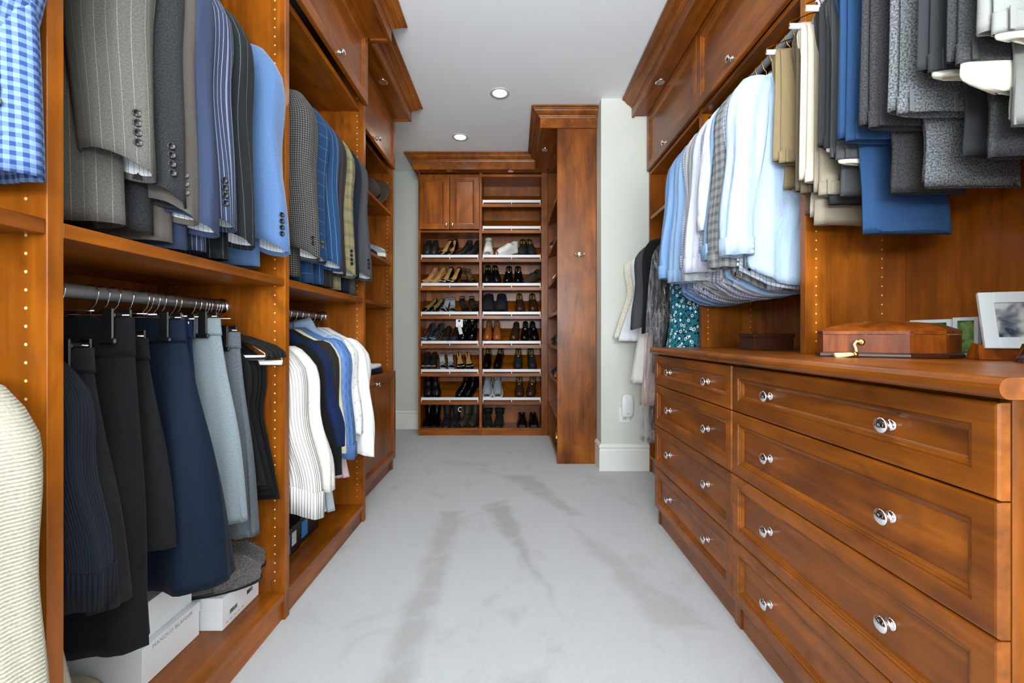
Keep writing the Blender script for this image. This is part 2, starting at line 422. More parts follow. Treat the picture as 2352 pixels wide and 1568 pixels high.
def lcab(name, label, y0, y1, near, far, xf_, shelf=True, rods=()):
    c = thing(name, label, 'cabinet', ((xf_+LB)/2, (y0+y1)/2, 0), 'closet units along the left wall')
    if near: 
        s = part('side_panel', box(LB, xf_, y0-TP, y0, 0, ZT), WV, c, smooth=False)
        pins(s, 'y-', y0-TP, [xf_-.037, LB+.075], .14, 2.2)
    if far:
        s = part('side_panel', box(LB, xf_, y1, y1+TP, 0, ZT), WV, c, smooth=False)
        pins(s, 'y-', y1, [xf_-.037, LB+.075], .14, 2.62)
    part('back_panel', box(LB, LB+.008, y0, y1, .1, ZT), WV, c, smooth=False)
    part('bottom_shelf', box(LB+.008, xf_-.002, y0, y1, .072, .097), WY, c, smooth=False)
    part('kick_board', box(xf_-.030, xf_-.012, y0, y1, 0, .072), WY, c, smooth=False)
    return c
ca = lcab('closet_unit', 'left closet unit nearest the camera, holding blue checked jacket above cream knit', -.03, .765, False, False, LF)
sp_ = part('side_panel', box(LB, LF, -.06, -.031, 0, ZT), WV, ca, smooth=False)
part('shelf', box(LB+.01, LF-.002, -.03, .764, 1.198, 1.225), WY, ca, smooth=False)
rod(ca, -1.045, -.03, .765, 1.125); rod(ca, -1.045, -.03, .765, 2.10)
ZD = 2.275
def upper_left(c, y0, y1, xf_, doors=True):
    part('top_shelf', box(LB+.01, xf_-.022, y0, y1, ZD-.03, ZD-.005), WY, c, smooth=False)
    if doors:
        front(c, 'door', 'x+', xf_+.021, y0-.012, y1+.010, ZD+.004, 2.669, WY, [((y0+y1)/2, ZD+.035, 0)])
cb = lcab('closet_unit', 'left double-hang closet unit with suit jackets above a rod of skirts', .794, 1.562, True, True, LF)
part('shelf', box(LB+.01, LF-.002, .795, 1.561, 1.198, 1.225), WY, cb, smooth=False)
rod(cb, -1.045, .794, 1.562, 1.125); rod(cb, -1.045, .794, 1.562, 2.10); upper_left(cb, .794, 1.562, LF)
cc = lcab('closet_unit', 'left double-hang closet unit with houndstooth jacket above white cardigan', 1.591, 2.382, False, True, LF)
part('shelf', box(LB+.01, LF-.002, 1.592, 2.381, 1.198, 1.225), WY, cc, smooth=False)
rod(cc, -1.045, 1.591, 2.382, 1.125); rod(cc, -1.045, 1.591, 2.382, 2.10); upper_left(cc, 1.591, 2.382, LF)
cd = thing('closet_unit', 'shallow left shelf unit with tilt-out hamper door below open shelves', 'cabinet', (-1.1, 2.86, 0), 'closet units along the left wall')
D0, D1 = 2.412, 3.301
s = part('side_panel', box(LB, DF, D1, D1+TP, 0, ZT), WV, cd, smooth=False); pins(s, 'y-', D1, [DF-.037, LB+.075], .8, 2.2)
part('back_panel', box(LB, LB+.008, D0, D1, .1, ZT), WV, cd, smooth=False)
part('kick_board', box(DF-.03, DF-.012, D0, D1+TP, 0, .085), WY, cd, smooth=False)
for z in (1.947, 1.566, 1.247, .745): part('shelf', box(LB+.008, DF-.004, D0, D1, z-.022, z), WY, cd, smooth=False)
front(cd, 'hamper_door', 'x+', DF+.021, D0+.004, D1+.022, .09, .752, WV, [((D0+D1)/2, .70, 0)])
upper_left(cd, D0, D1, DF)
# crown and soffit on the left
CROWN = [(-.002, 2.735), (.004, 2.735), (.006, 2.742), (.012, 2.745), (.014, 2.750), (.022, 2.754), (.034, 2.762), (.045, 2.774), (.05, 2.784), (.058, 2.786), (.060, 2.790), (.072, 2.793), (.072, 2.803), (-.002, 2.803)]
FASC = [(-.018, 2.66), (0, 2.66), (0, 2.738), (-.018, 2.738)]
def crown(name, label, path, left, soffit):
    c = thing(name, label, 'crown moulding', (path[0][0], path[0][1], 2.66))
    part('fascia', sweep(path, FASC, left), WY, c, smooth=False)
    part('moulding', sweep(path, CROWN, left), WY, c, smooth=False)
    for b in soffit: part('soffit_board', box(*b, 2.672, 2.690), WY, c, smooth=False)
    return c
crown('crown_moulding', 'stepped-forward cherry crown above the left suit jacket units', [(-.685, -.05), (-.685, 2.44), (-.80, 2.44)], False, [(-.81, -.704, -.05, 2.42)])
crown('crown_moulding', 'set-back cherry crown above the shallow left shelf unit', [(-.785, 2.46), (-.785, 3.345), (-1.28, 3.345)], False, [(-.92, -.804, 2.42, 3.326)])
crown('crown_moulding', 'cherry crown above the right-hand shirts and trousers', [(.89, .3), (.89, 3.285)], True, [(.909, 1.0, .3, 3.285)])
# right wall units above the dresser
def rcab(label, y0, y1, near=True):
    c = thing('hanging_unit', label, 'cabinet', (1.2, (y0+y1)/2, .955), 'hanging units along the right wall')
    return c
def rpanel(c, y0, y1, z0):
    s = part('side_panel', box(RF, RB, y0, y1, z0, ZT), WV, c, smooth=False)
    pins(s, 'y-', y0, [RF+.037, RB-.085], 1.0, 2.2); return s
CT = .955
r1 = rcab('right hanging unit full of folded trousers above the jewellery box', .70, 1.522)
rpanel(r1, 1.522, 1.522+TP, CT); part('side_panel', box(RF, RB, .671, .70, CT, ZT), WV, r1, smooth=False)
part('back_panel', box(RB-.004, RB+.004, .70, 1.522, CT, ZT), WV, r1, smooth=False)
r2 = rcab('right hanging unit packed with light dress shirts above the dresser', 1.551, 2.368)
rpanel(r2, 2.368, 2.368+TP, CT)
part('back_panel', box(RB-.004, RB+.004, 1.551, 2.368, CT, ZT), WV, r2, smooth=False)
r3 = rcab('right long-hang unit beside the white column', 2.397, 3.26); 
part('side_panel', box(RF, RB, 3.258, 3.287, 0, ZT), WV, r3, smooth=False)
part('back_panel', box(RB-.004, RB+.004, 2.397, 3.258, .1, ZT), WV, r3, smooth=False)
part('shelf', box(RF+.004, RB-.004, 2.398, 3.257, 1.885, 1.91), WY, r3, smooth=False)
part('kick_board', box(RF+.01, RF+.03, 2.37, 3.258, 0, .1), WY, r3, smooth=False)
part('bottom_shelf', box(RF, RB-.004, 2.37, 3.258, .10, .122), WY, r3, smooth=False)
ZR = 2.25
for c, a, b in ((r1, .70, 1.522), (r2, 1.551, 2.368), (r3, 2.397, 3.258)):
    part('top_shelf', box(RF+.002, RB-.004, a, b, ZR-.026, ZR-.003), WY, c, smooth=False)
    front(c, 'door', 'x-', RF-.021, a-.012, b+.012, ZR, 2.669, WY, [((a+b)/2+.03, ZR+.035, 0)])
rod(r1, 1.05+.03, .70, 1.522, 2.185); rod(r2, 1.05+.03, 1.551, 2.368, 2.185); rod(r3, 1.10, 2.397, 3.258, 1.70)
# dresser
DX = .765
ROWS = [(.758, .913), (.538, .755), (.316, .535), (.098, .313)]
def dresser(label, y0, y1):
    c = thing('dresser_unit', label, 'dresser', (1.08, (y0+y1)/2, 0), 'four-drawer dresser units')
    part('carcass', join(box(DX+.022, RB, y0, y0+.02, 0, .92), box(DX+.022, RB, y1-.02, y1, 0, .92), box(RB-.02, RB, y0+.02, y1-.02, 0, .92), box(DX+.03, RB-.02, y0+.02, y1-.02, .90, .92), box(DX+.03, RB-.02, y0+.02, y1-.02, .098, .115)), WV, c, smooth=False)
    part('kick_board', box(DX+.028, DX+.05, y0+.02, y1-.02, 0, .098), WY, c, smooth=False)
    for z0, z1 in ROWS:
        ym = (z0+z1)/2
        front(c, 'drawer', 'x-', DX, y0+.002, y1-.003, z0, z1, WY, [(y0+(y1-y0)*.25, ym, -.0135), (y0+(y1-y0)*.75, ym, -.0135)], w=.82)
    return c
d1 = dresser('near four-drawer dresser unit under the jewellery box', .686, 1.530)
part('end_panel', box(DX+.048, RB, .672, .685, 0, .921), WV, d1, smooth=False)
dresser('far four-drawer dresser unit under the dress shirts', 1.530, 2.368)
def nose():
    pr = [(RB, .921), (DX+.0, .921)]
    for j in range(9):
        a = -pi/2-pi*j/8; pr.append((DX-.003+.017*cos(a), .938+.017*sin(a)))
    pr += [(RB, .955)]
    rows = [[(x, y, z) for x, z in pr] for y in (.668, 2.385)]
    return loft(rows, True, True, True)
tag(part('countertop', nose(), WY, smooth=False), 'long cherry countertop with rounded nose over both dresser units', 'countertop')
# far shoe cabinet and right shoe tower
SY = 4.435; SB = 4.745
SLOPE = math.atan2(.168, .29)
SHZ = [2.36, 2.093, 1.80, 1.512, 1.22, .922, .634, .346]
def rail_set(shelf, x0, x1, z, y=SY):
    zf = z+.006; xm = (x0+x1)/2
    for a, b in ((x0+.014, xm-.003), (xm+.003, x1-.014)):
        part('rail', box(a, b, y+.004, y+.010, zf+.008, zf+.036, .002), RAILW, shelf, smooth=False)
    for x in (x0+.012, xm, x1-.012):
        part('rail_post', box(x-.004, x+.004, y-.002, y+.003, zf-.010, zf+.037, .001), RAILW, shelf, smooth=False)
def slant(x0, x1, z, y0=SY, y1=SB-.008):
    h = math.tan(SLOPE)*(y1-y0)
    pr = [(y0, z-.032), (y0, z), (y1, z+h), (y1, z+h-.025), (y0+.03, z-.032+.008)]
    return loft([[(x, y, zz) for y, zz in pr] for x in (x0, x1)], True, True, True)
def shoecab(label, x0, x1, rows, lp, rp):
    c = thing('shoe_cabinet', label, 'shoe cabinet', ((x0+x1)/2, 4.6, 0), 'shoe cabinets at the far end')
    part('side_panel', box(x0-lp, x0, SY, SB, 0, ZT), WV, c, smooth=False)
    if rp: part('side_panel', box(x1, x1+rp, SY, SB, 0, ZT), WV, c, smooth=False)
    part('back_panel', box(x0, x1, SB-.008, SB, 0, ZT), WV, c, smooth=False)
    part('top_rail', box(x0, x1, SY, SB-.008, 2.635, 2.66), WX, c, smooth=False)
    part('bottom_shelf', box(x0, x1, SY+.002, SB-.008, .055, .075), WX, c, smooth=False)
    part('kick_board', box(x0, x1, SY+.004, SY+.02, 0, .055), WX, c, smooth=False)
    for z in rows:
        s = part('shelf', slant(x0, x1, z), WX, c, smooth=False)
        rail_set(s, x0, x1, z)
    return c
XA0, XA1, XB0, XB1 = -.952, -.352, -.325, .282
k1 = shoecab('left shoe cabinet with a pair of doors above dark heels', XA0, XA1, SHZ[2:], .021, 0)
part('fixed_shelf', box(XA0, XA1, SY, SB-.008, 2.068, 2.09), WX, k1, smooth=False)
xm = (XA0+XA1)/2
front(k1, 'door', 'y-', SY-.021, XA0-.004, xm-.002, 2.096, 2.652, WV, [(xm-.03, 2.14, 0)])
front(k1, 'door', 'y-', SY-.021, xm+.002, XA1+.004, 2.096, 2.652, WV, [(xm+.03, 2.14, 0)])
shoecab('right shoe cabinet with white rails over polished mens shoes', XB0, XB1, SHZ, XB0-XA1, .064)
tw = thing('shoe_tower', 'tall shoe tower with plain cherry end panel and coat hook', 'shoe cabinet', (.5, 3.95, 0))
part('end_panel', box(.346, .655, 3.458, 3.487, 0, 2.70), WV, tw, smooth=False)
part('side_panel', box(.349, .655, 4.434, 4.46, 0, ZT), WV, tw, smooth=False)
part('back_panel', box(.645, .655, 3.487, 4.434, 0, ZT), WV, tw, smooth=False)
part('bottom_shelf', box(.35, .645, 3.487, 4.434, .04, .06), WY, tw, smooth=False)
TZ = [2.16, 1.83, 1.52, 1.22, .93, .64, .35]
for z in TZ:
    pr = [(.348, z-.028), (.348, z), (.645, z+.11), (.645, z+.085)]
    part('shelf', loft([[(x, y, zz) for x, zz in pr] for y in (3.487, 4.434)], True, True, True), WY, tw, smooth=False)
cr = crown('crown_moulding', 'cherry crown wrapping the far shoe cabinets and tall shoe tower', [(-1.0, 4.74), (-1.0, 4.30), (.21, 4.30), (.21, 3.44), (.655, 3.44)], False, [(-.98, .34, 4.32, SY-.022), (.229, .346, 3.46, 4.32), (-.98, .655, SY-.02, 4.74), (.346, .655, 3.49, 4.43)])
# coat hook on the tower end panel
hk = thing('coat_hook', 'small chrome double coat hook on the tower end panel', 'hook', (.519, 3.458, 1.66))
part('plate', box(.509, .529, 3.452, 3.458, 1.645, 1.68, .002), CHROME, hk, smooth=False)
for s in (-1, 1):
    part('prong', tube([(.519, 3.452, 1.655), (.519+s*.012, 3.435, 1.648), (.519+s*.028, 3.418, 1.650), (.519+s*.036, 3.408, 1.664)], [.0045, .0045, .0045, .006], 8), CHROME, hk)
# plug-in device on the column
pw = thing('outlet', 'white wall outlet below the plug-in device on the column', 'outlet', (.84, 3.29, .36))
part('plate', box(.795, .875, 3.283, 3.2895, .362, .48, .003), WHITEP, pw, smooth=False)
for x in (.828, .842): part('slot', box(x-.0015, x+.0015, 3.2815, 3.284, .385, .400, .0003), INKD, pw, smooth=False)
wf = thing('plug_in_device', 'white rounded plug-in network device on the column wall', 'network device', (.852, 3.26, .41))
pr = []
for j in range(24):
    a = 2*pi*j/24; pr.append((.852+.044*spow(cos(a), .45), .492+.086*spow(sin(a), .45)))
part('shell', loft([[(.852+(x-.852)*s, y, .492+(z-.492)*s) for x, z in pr] for y, s in ((3.2825, .9), (3.28, .99), (3.262, 1), (3.252, .96), (3.248, .85), (3.248, .02))], True, True, True), WHITEP, wf)
part('logo', box(.842, .866, 3.2465, 3.249, .432, .437, .0002), plain('pale_grey_ink', (170, 172, 176), .5), wf, smooth=False)
# ceiling lights
def can(label, px, py):
    Y = (CEIL-CZ)*F/(770-py); x = X_(px, Y)
    c = thing('recessed_light', label, 'ceiling light', (x, Y, CEIL), 'recessed ceiling lights')
    T = Matrix.Translation((x, Y, CEIL))
    part('trim_ring', xf(lathe([(.052, -.0005), (.071, -.0005), (.073, -.003), (.070, -.006), (.056, -.007), (.052, -.004)], 28), T), plain('trim_ring_white', (200, 200, 196), .5), c)
    part('lamp', xf(lathe([(.0001, -.005), (.03, -.005), (.051, -.004), (.052, -.0015), (.0001, -.0012)], 28), T), LAMP, c)
    l = bpy.data.lights.new('downlight', 'SPOT'); l.energy = 17; l.spot_size = radians(150); l.spot_blend = .8; l.color = (1, .94, .86); l.shadow_soft_size = .06
    lo = bpy.data.objects.new('downlight', l); link(lo); lo.parent = c; lo.location = (0, 0, -.02)
can('nearer bright recessed light in the middle of the ceiling', 1148, 213)
can('farther bright recessed light near the shoe cabinets', 1057, 314)
for x, y, w in ((.05, 1.15, 'between the jackets and the trousers'), (.05, -.3, 'nearest the window')):  # two extra fixtures added beyond the view to light the room
    c = thing('recessed_light', 'recessed ceiling light ' + w, 'ceiling light', (x, y, CEIL), 'recessed ceiling lights')
    T = Matrix.Translation((x, y, CEIL))
    part('trim_ring', xf(lathe([(.052, -.0005), (.071, -.0005), (.073, -.003), (.070, -.006), (.056, -.007), (.052, -.004)], 28), T), MATS['trim_ring_white'], c)
    part('lamp', xf(lathe([(.0001, -.005), (.03, -.005), (.051, -.004), (.052, -.0015), (.0001, -.0012)], 28), T), LAMP, c)
    l = bpy.data.lights.new('downlight', 'SPOT'); l.energy = 17; l.spot_size = radians(150); l.spot_blend = .8; l.color = (1, .94, .86); l.shadow_soft_size = .06
    lo = bpy.data.objects.new('downlight', l); link(lo); lo.parent = c; lo.location = (0, 0, -.02)
for x, y, w in ((-.852, 2.836, 'set-back left crown'), (.955, 2.836, 'right crown'), (-.645, 4.37, 'far crown over the doors'), (-.03, 4.37, 'far crown over the empty rails'), (.278, 3.87, 'shoe tower crown')):
    c = thing('puck_light', 'small unlit chrome-rimmed puck light under the ' + w, 'puck light', (x, y, 2.672), 'puck lights under the crown')
    T = Matrix.Translation((x, y, 2.672))
    part('rim', xf(lathe([(.024, 0), (.034, 0), (.034, -.004), (.030, -.007), (.024, -.006)], 20), T), CHROME, c)
    part('lens', xf(lathe([(.0001, -.004), (.018, -.004), (.024, -.003), (.024, -.0005), (.0001, -.0005)], 20), T), LENS, c)
# ------------------------------------------------------------------ hangers
def hook_pts(x, y, z, drop, s=1, r=.0205):
    """hook over a rod at (x, z), ending drop below the rod centre"""
    p = []
    for j in range(11):
        a = radians(-25+j*22.5); p.append((x+s*r*cos(a), y, z+r*sin(a)))
    p += [(x-s*.012, y, z-.027), (x, y, z-.040), (x, y, z-drop)]
    return p
def hanger(kind, label, x, y, z, hw=.2, s=1, drop=.075, group=None, dz=.07, zb=None):
    h = thing('clothes_hanger', label, 'hanger', (x, y, z-drop), group)
    part('hook', tube(hook_pts(x, y, z, drop, s), .0019, 6), CHROME if kind != 'brasswire' else BRASS, h)
    zn = z-drop
    if kind == 'velvet':
        part('arms', tube([(x-hw-.004, y, zn-dz-.030), (x-hw+.003, y, zn-dz-.012), (x-hw+.03, y, zn-dz+.008), (x-hw*.5, y, zn-dz*.38), (x-.02, y, zn-.004), (x, y, zn+.004), (x+.02, y, zn-.004), (x+hw*.5, y, zn-dz*.38), (x+hw-.03, y, zn-dz+.008), (x+hw-.003, y, zn-dz-.012), (x+hw+.004, y, zn-dz-.030)], [.0055, .0065, .0055, .005, .005, .006, .005, .005, .0055, .0065, .0055], 8), VELV, h)
        part('trouser_bar', tube([(x-hw+.003, y, zn-dz-.012), (x-hw+.02, y, zn-dz-.03), (x, y, zn-dz-.034), (x+hw-.02, y, zn-dz-.03), (x+hw-.003, y, zn-dz-.012)], .0042, 8), VELV, h)
    elif kind in ('wire', 'brasswire'):
        m = BRASS if kind == 'brasswire' else CHROME; zb = zn-dz
        part('wire_arm', tube([(x, y, zn), (x-hw*.55, y, zn-dz*.35), (x-hw, y, zb+.014), (x-hw-.002, y, zb+.004), (x-hw+.006, y, zb)], .0019, 6), m, h)
        part('wire_arm', tube([(x, y, zn), (x+hw*.55, y, zn-dz*.35), (x+hw, y, zb+.014), (x+hw+.002, y, zb+.004), (x+hw-.006, y, zb)], .0019, 6), m, h)
        part('bar_sleeve', tube([(x-hw, y, zb), (x, y, zb), (x+hw, y, zb)], .0085, 10), WHITEP, h, label='white tubular trouser bar')
    elif kind == 'clip':
        part('clip_bar', tube([(x-hw, y, zn), (x, y, zn), (x+hw, y, zn)], .0022, 6), CHROME, h)
        for q in (-hw+.028, hw-.028):
            xx = x+q
            c = part('clip', join(box(xx-.013, xx+.013, y-.026, y-.020, zn-.058, zn+.016, .003), box(xx-.013, xx+.013, y+.020, y+.026, zn-.058, zn+.016, .003), box(xx-.013, xx+.013, y-.022, y+.022, zn-.006, zn+.006, .003), box(xx-.020, xx+.020, y-.028, y-.019, zn-.066, zn-.052, .004)), BLACKP, h, smooth=False)
            part('clip_spring', tube([(xx-.016, y, zn-.012), (xx, y, zn-.012), (xx+.016, y, zn-.012)], .0075, 10), CHROME, c)
    return h
BTN = None
def button(parent, p, ang, mat, r=.0085):
    global BTN
    if BTN is None: BTN = mesh('button', *lathe([(.0001, .0018), (.0045, .0018), (.0062, .0034), (.0082, .0036), (.0088, .002), (.0075, 0), (.0001, 0)], 14, 'x'), smooth=True)
    me = BTN.copy() if False else BTN
    o = part('button', None, None, parent, me=me, loc=p, rot=(0, 0, ang))
    o.scale = (1, r/.0088, r/.0088)
    if not o.material_slots: me.materials.append(mat)
    o.material_slots[0].link = 'OBJECT'; o.material_slots[0].material = mat
    return o
BTNG = plain('horn_button', (70, 66, 62), .25); BTNB = plain('black_button', (26, 26, 28), .2); BTNW = plain('pearl_button', (235, 235, 232), .2)
LINING = fabric('striped_sleeve_lining', (232, 234, 236), 'stripe', (150, 160, 175), .012, .10, heather=.03, rough=.4, wrinkle=.5)
def sleeve_rows(xc, Y, s, keys, slant, seed, fold=.004, near=0, n=28, m=20, freq=(3, 5, 8)):
    """keys: (t, x offset, y offset, z, rx, ry)"""
    rnd = random.Random(seed); ph = [rnd.uniform(0, 6.28) for _ in range(3)]; dr = [rnd.uniform(-3, 3) for _ in range(3)]; rows = []
    for i in range(m+1):
        t = i/m; xo, yo, z, rx, ry = interp(keys, t); row = []
        for j in range(n):
            a = 2*pi*j/n; w = sum(sin(freq[q]*a+ph[q]+dr[q]*t*2.2) for q in range(3))*fold*min(1, t*4)
            x = (rx+w)*spow(cos(a), .85); y = (ry+w)*spow(sin(a), .85)
            row.append((xc+s*(xo+x), Y+yo+y, z+(slant*cos(a)-near*sin(a))*t**6))
        rows.append(row)
    return rows
HANGERS = []
def hang_top(name, label, cat, Y, X, side, mat, ztop, zhem, group=None, hw=.21, ty=.042, zc=None, out=.3, rx=.072, ry=.048, lining=None, cuff=None, buttons=0, bmat=None, collar=None, fold=.005, sleeves=True, sy=-.008, hem=None, slant=-.02, seed=None, neck=.055, waist=.94, sl_drop=.05, elbow=0, cuffh=.06, placket=None, hk=None, zrod=None, xrod=None, flare=1.0, straps=False, hkw=None):
    seed = seed if seed is not None else abs(hash(label)) % 9999
    seed = sum(ord(c)*(i+1) for i, c in enumerate(label)) % 9973
    r = thing(name, label, cat, (X, Y, zhem), group); s = side; L = ztop-zhem
    if sleeves or not straps:
        keys = [(ztop+.028, X, Y, neck, ty*.6), (ztop+.004, X, Y, neck*1.7, ty*.75), (ztop-sl_drop, X, Y, hw*.93, ty*.9), (ztop-.13, X, Y, hw, ty), (ztop-L*.45, X, Y, hw*waist, ty*1.02), (ztop-L*.72, X, Y, hw*(waist+.03)*(1+(flare-1)*.5), ty*1.05), (zhem, X, Y, hw*flare, ty*1.05)]
    else:
        keys = [(ztop-.02, X, Y, hw*.6, ty*.6), (ztop-.08, X, Y, hw*.72, ty*.8), (ztop-.2, X, Y, hw*.9, ty), (ztop-L*.6, X, Y, hw*waist, ty), (zhem, X, Y, hw*flare, ty*1.1)]
    part('body', drape(keys, fold=fold, seed=seed, hem=hem), mat, r)
    if sleeves:
        zc = zc if zc is not None else ztop-.62; Ls = ztop-sl_drop-zc
        for q in (1, -1):
            o = out if q == 1 else min(out, hw+.015); rr = rx if q == 1 else rx*.8
            keys = [(0, hw*.80, 0, ztop-sl_drop*.45, rr*.35, ry*.5), (.06, hw*.9-rr*.25, sy*.3, ztop-sl_drop*.8, rr*.85, ry*.95), (.16, hw-rr*.45+(o-hw)*.25, sy*.5, ztop-sl_drop-Ls*.11, rr*1.05, ry*1.12), (.5, (o-rr)*.5+(hw-rr*.4)*.5+elbow*.5, sy+elbow*-.4, ztop-sl_drop-Ls*.47, rr, ry*1.05), (.8, o-rr+elbow*.2, sy*1.4, ztop-sl_drop-Ls*.79, rr*.92, ry*.95), (1, o-rr*.88, sy*1.7, zc, rr*.88, ry*.9)]
            rows = sleeve_rows(X, Y, s*q, keys, slant, seed+q, fold=fold*.55, near=.019 if lining and q == 1 else 0)
            last = rows[-1]; cx = sum(p[0] for p in last)/len(last); cy = sum(p[1] for p in last)/len(last)
            inn = lambda k, dz: [(cx+(p[0]-cx)*k, cy+(p[1]-cy)*k, p[2]+dz) for p in last]
            full = rows+[inn(.97, -.0005), inn(.94, .003), inn(.92, .016)]
            sl = part('sleeve', loft(full, True, True, False), mat, r)
            if lining and q == 1:
                part('lining', loft([inn(.925, .014), inn(.90, .016), inn(.86, .05), inn(.78, .11), inn(.05, .12)], True, False, True), lining, sl)
            if cuff and q == 1:
                b0 = [(cx+(p[0]-cx)*1.04, cy+(p[1]-cy)*1.06, p[2]+cuffh*.75) for p in last]; b1 = [(cx+(p[0]-cx)*1.10, cy+(p[1]-cy)*1.12, p[2]+cuffh*.72) for p in last]
                b2 = [(cx+(p[0]-cx)*1.08, cy+(p[1]-cy)*1.1, p[2]-cuffh*.25) for p in last]; b3 = [(cx+(p[0]-cx)*.98, cy+(p[1]-cy)*.98, p[2]-cuffh*.25) for p in last]; b4 = [(cx+(p[0]-cx)*.93, cy+(p[1]-cy)*.93, p[2]+.02) for p in last]
                cf = part('cuff', loft([b0, b1, b2, b3, b4], True), cuff, sl)
                if bmat:
                    for bz in (.2, .62):
                        pp = Vector(b2[2*len(b2)//3+1]).lerp(Vector(b1[2*len(b1)//3+1]), bz*.7); ang = math.atan2(-.98, .2*s); button(cf, pp, ang, bmat, .006)
            elif buttons and q == 1:
                for b in range(buttons):
                    i = len(rows)-2-b; t = 1-(.042+.0185*b)/Ls
                    n = 28; j = n-2; rw = t*20; i0 = int(rw); f = rw-i0
                    p = Vector(rows[i0][j]).lerp(Vector(rows[min(20, i0+1)][j]), f)
                    button(sl, p, math.atan2(-.55, .85*s) if s > 0 else math.atan2(-.55, -.85), bmat or BTNG)
    if collar:
        ring = lambda k, z, yk: [(X+neck*k*cos(2*pi*j/24), Y+ty*yk*sin(2*pi*j/24), z+(.012*cos(2*pi*j/24)*s)) for j in range(24)]
        part('collar', loft([ring(.85, ztop+.042, .62), ring(1.0, ztop+.05, .72), ring(1.25, ztop+.03, .92), ring(1.5, ztop+.002, 1.05), ring(1.3, ztop-.002, .8)], True), collar, r)
    if straps:
        for q in (-1, 1):
            part('strap', tube([(X+q*hw*.4, Y-ty*.5, ztop-.05), (X+q*hw*.42, Y, ztop+.02), (X+q*hw*.4, Y+ty*.5, ztop-.05)], .006, 8), mat, r)
    if placket:
        part('placket', box(X-.014, X+.014, Y-ty*1.35, Y-ty*.9, zhem+.05, ztop-.12, .002), placket, r, smooth=False)
    if hk:
        hanger(hk, ('black' if hk == 'velvet' else 'brass') + ' hanger in ' + label, X if xrod is None else xrod, Y, zrod, hw=hkw or min(hw*.92, .2), s=-s, drop=max(.05, zrod-ztop-.012), dz=.06)
    return r
# ------------------------------------------------------------------ suit jackets on the upper left rods
GJ = 'suit jackets on the upper left rods'
jackets = [
 ('blue gingham check sport jacket at the near left edge of the picture', .655, fabric('blue_gingham', (140, 168, 220), 'check', (62, 90, 154), .0145, .5, heather=.08), 1.29, 3, BTNG, .30, 1.35),
 ('taupe grey pinstripe jacket beside the first upright panel', .925, fabric('taupe_pinstripe', (116, 112, 106), 'stripe', (160, 157, 150), .024, .05, amt=.8, heather=.25, hs=300), 1.255, 4, BTNB, .285, 1.375),
 ('charcoal flannel jacket behind the taupe pinstripe jacket', 1.0, fabric('charcoal_flannel', (66, 67, 71), heather=.45, hs=300), 1.255, 4, BTNB, .295, 1.34),
 ('mid taupe jacket squeezed between charcoal and slate jackets', 1.052, fabric('mid_taupe_wool', (124, 116, 110), heather=.25), 1.245, 3, BTNG, .285, 1.315),
 ('plain slate navy jacket with no visible stripes', 1.10, fabric('slate_navy_wool', (72, 84, 116), heather=.1), 1.235, 0, None, .30, 1.295),
 ('slate navy jacket with close white pinstripes', 1.17, fabric('navy_pinstripe', (70, 80, 110), 'stripe', (165, 172, 192), .0115, .14, heather=.15), 1.245, 4, BTNB, .30, 1.325),
 ('black pinstripe jacket next to the bright blue jacket', 1.265, fabric('black_pinstripe', (48, 52, 56), 'stripe', (120, 126, 130), .034, .05, heather=.2), 1.240, 0, None, .295, 1.295),
 ('bright blue silky sport jacket ending the first jacket row', 1.425, fabric('bright_blue_silk', (96, 132, 184), heather=.16, hs=250, rough=.55, sheen=.3), 1.245, 4, BTNB, .31, 1.305),
 ('grey houndstooth jacket starting the second jacket row', 1.685, fabric('houndstooth', (128, 124, 119), 'check', (34, 33, 33), .0085, .5, heather=.1), 1.245, 2, BTNB, .295, 1.33),
 ('blue windowpane check jacket after the houndstooth', 1.80, fabric('blue_windowpane', (48, 84, 132), 'pane', (112, 140, 165), .055, .035, .05, heather=.3, hs=300), 1.235, 2, BTNG, .275, 1.34),
 ('blue wide pinstripe jacket in the second row', 1.90, fabric('blue_wide_pinstripe', (46, 84, 130), 'stripe', (140, 160, 180), .027, .06, heather=.12), 1.24, 0, None, .30, 1.325),
 ('brown charcoal jacket beside the olive plaid jacket', 2.0, fabric('brown_charcoal_wool', (84, 77, 76), 'stripe', (66, 60, 60), .03, .5, heather=.1), 1.24, 0, None, .275, 1.315),
 ('olive tan plaid jacket in the second row', 2.10, fabric('olive_tan_plaid', (166, 154, 112), 'check', (126, 128, 100), .036, .3, .06, heather=.22, hs=260), 1.238, 4, BTNB, .285, 1.32),
 ('dark navy jacket tucked behind the olive plaid', 2.19, fabric('dark_navy_wool', (38, 48, 66), heather=.15), 1.24, 0, None, .27, 1.33),
 ('plain grey wool jacket at the far end of the second row', 2.29, fabric('plain_grey_wool', (92, 92, 96), heather=.3), 1.232, 3, BTNB, .30, 1.33),
]
for lb, y, m, zh, nb, bm, out, zc in jackets:
    if 'gingham' in lb:
        hang_top('suit_jacket', lb, 'jacket', .70, -1.0, 1, m, 1.985, 1.275, GJ, hw=.236, ty=.04, zc=1.345, out=.215, rx=.075, ry=.05, lining=None, buttons=nb, bmat=bm, collar=m, fold=.0045, hk='velvet', zrod=2.10, xrod=-1.045, slant=-.016); continue
    hang_top('suit_jacket', lb, 'jacket', y, -1.045, 1, m, 1.985, zh, GJ, hw=.212, ty=.04, zc=zc, out=out, rx=.075, ry=.046, lining=LINING if 'gingham' not in lb else None, buttons=nb, bmat=bm, collar=m, fold=.0045, hk='velvet', zrod=2.10, xrod=-1.045, slant=-.016)
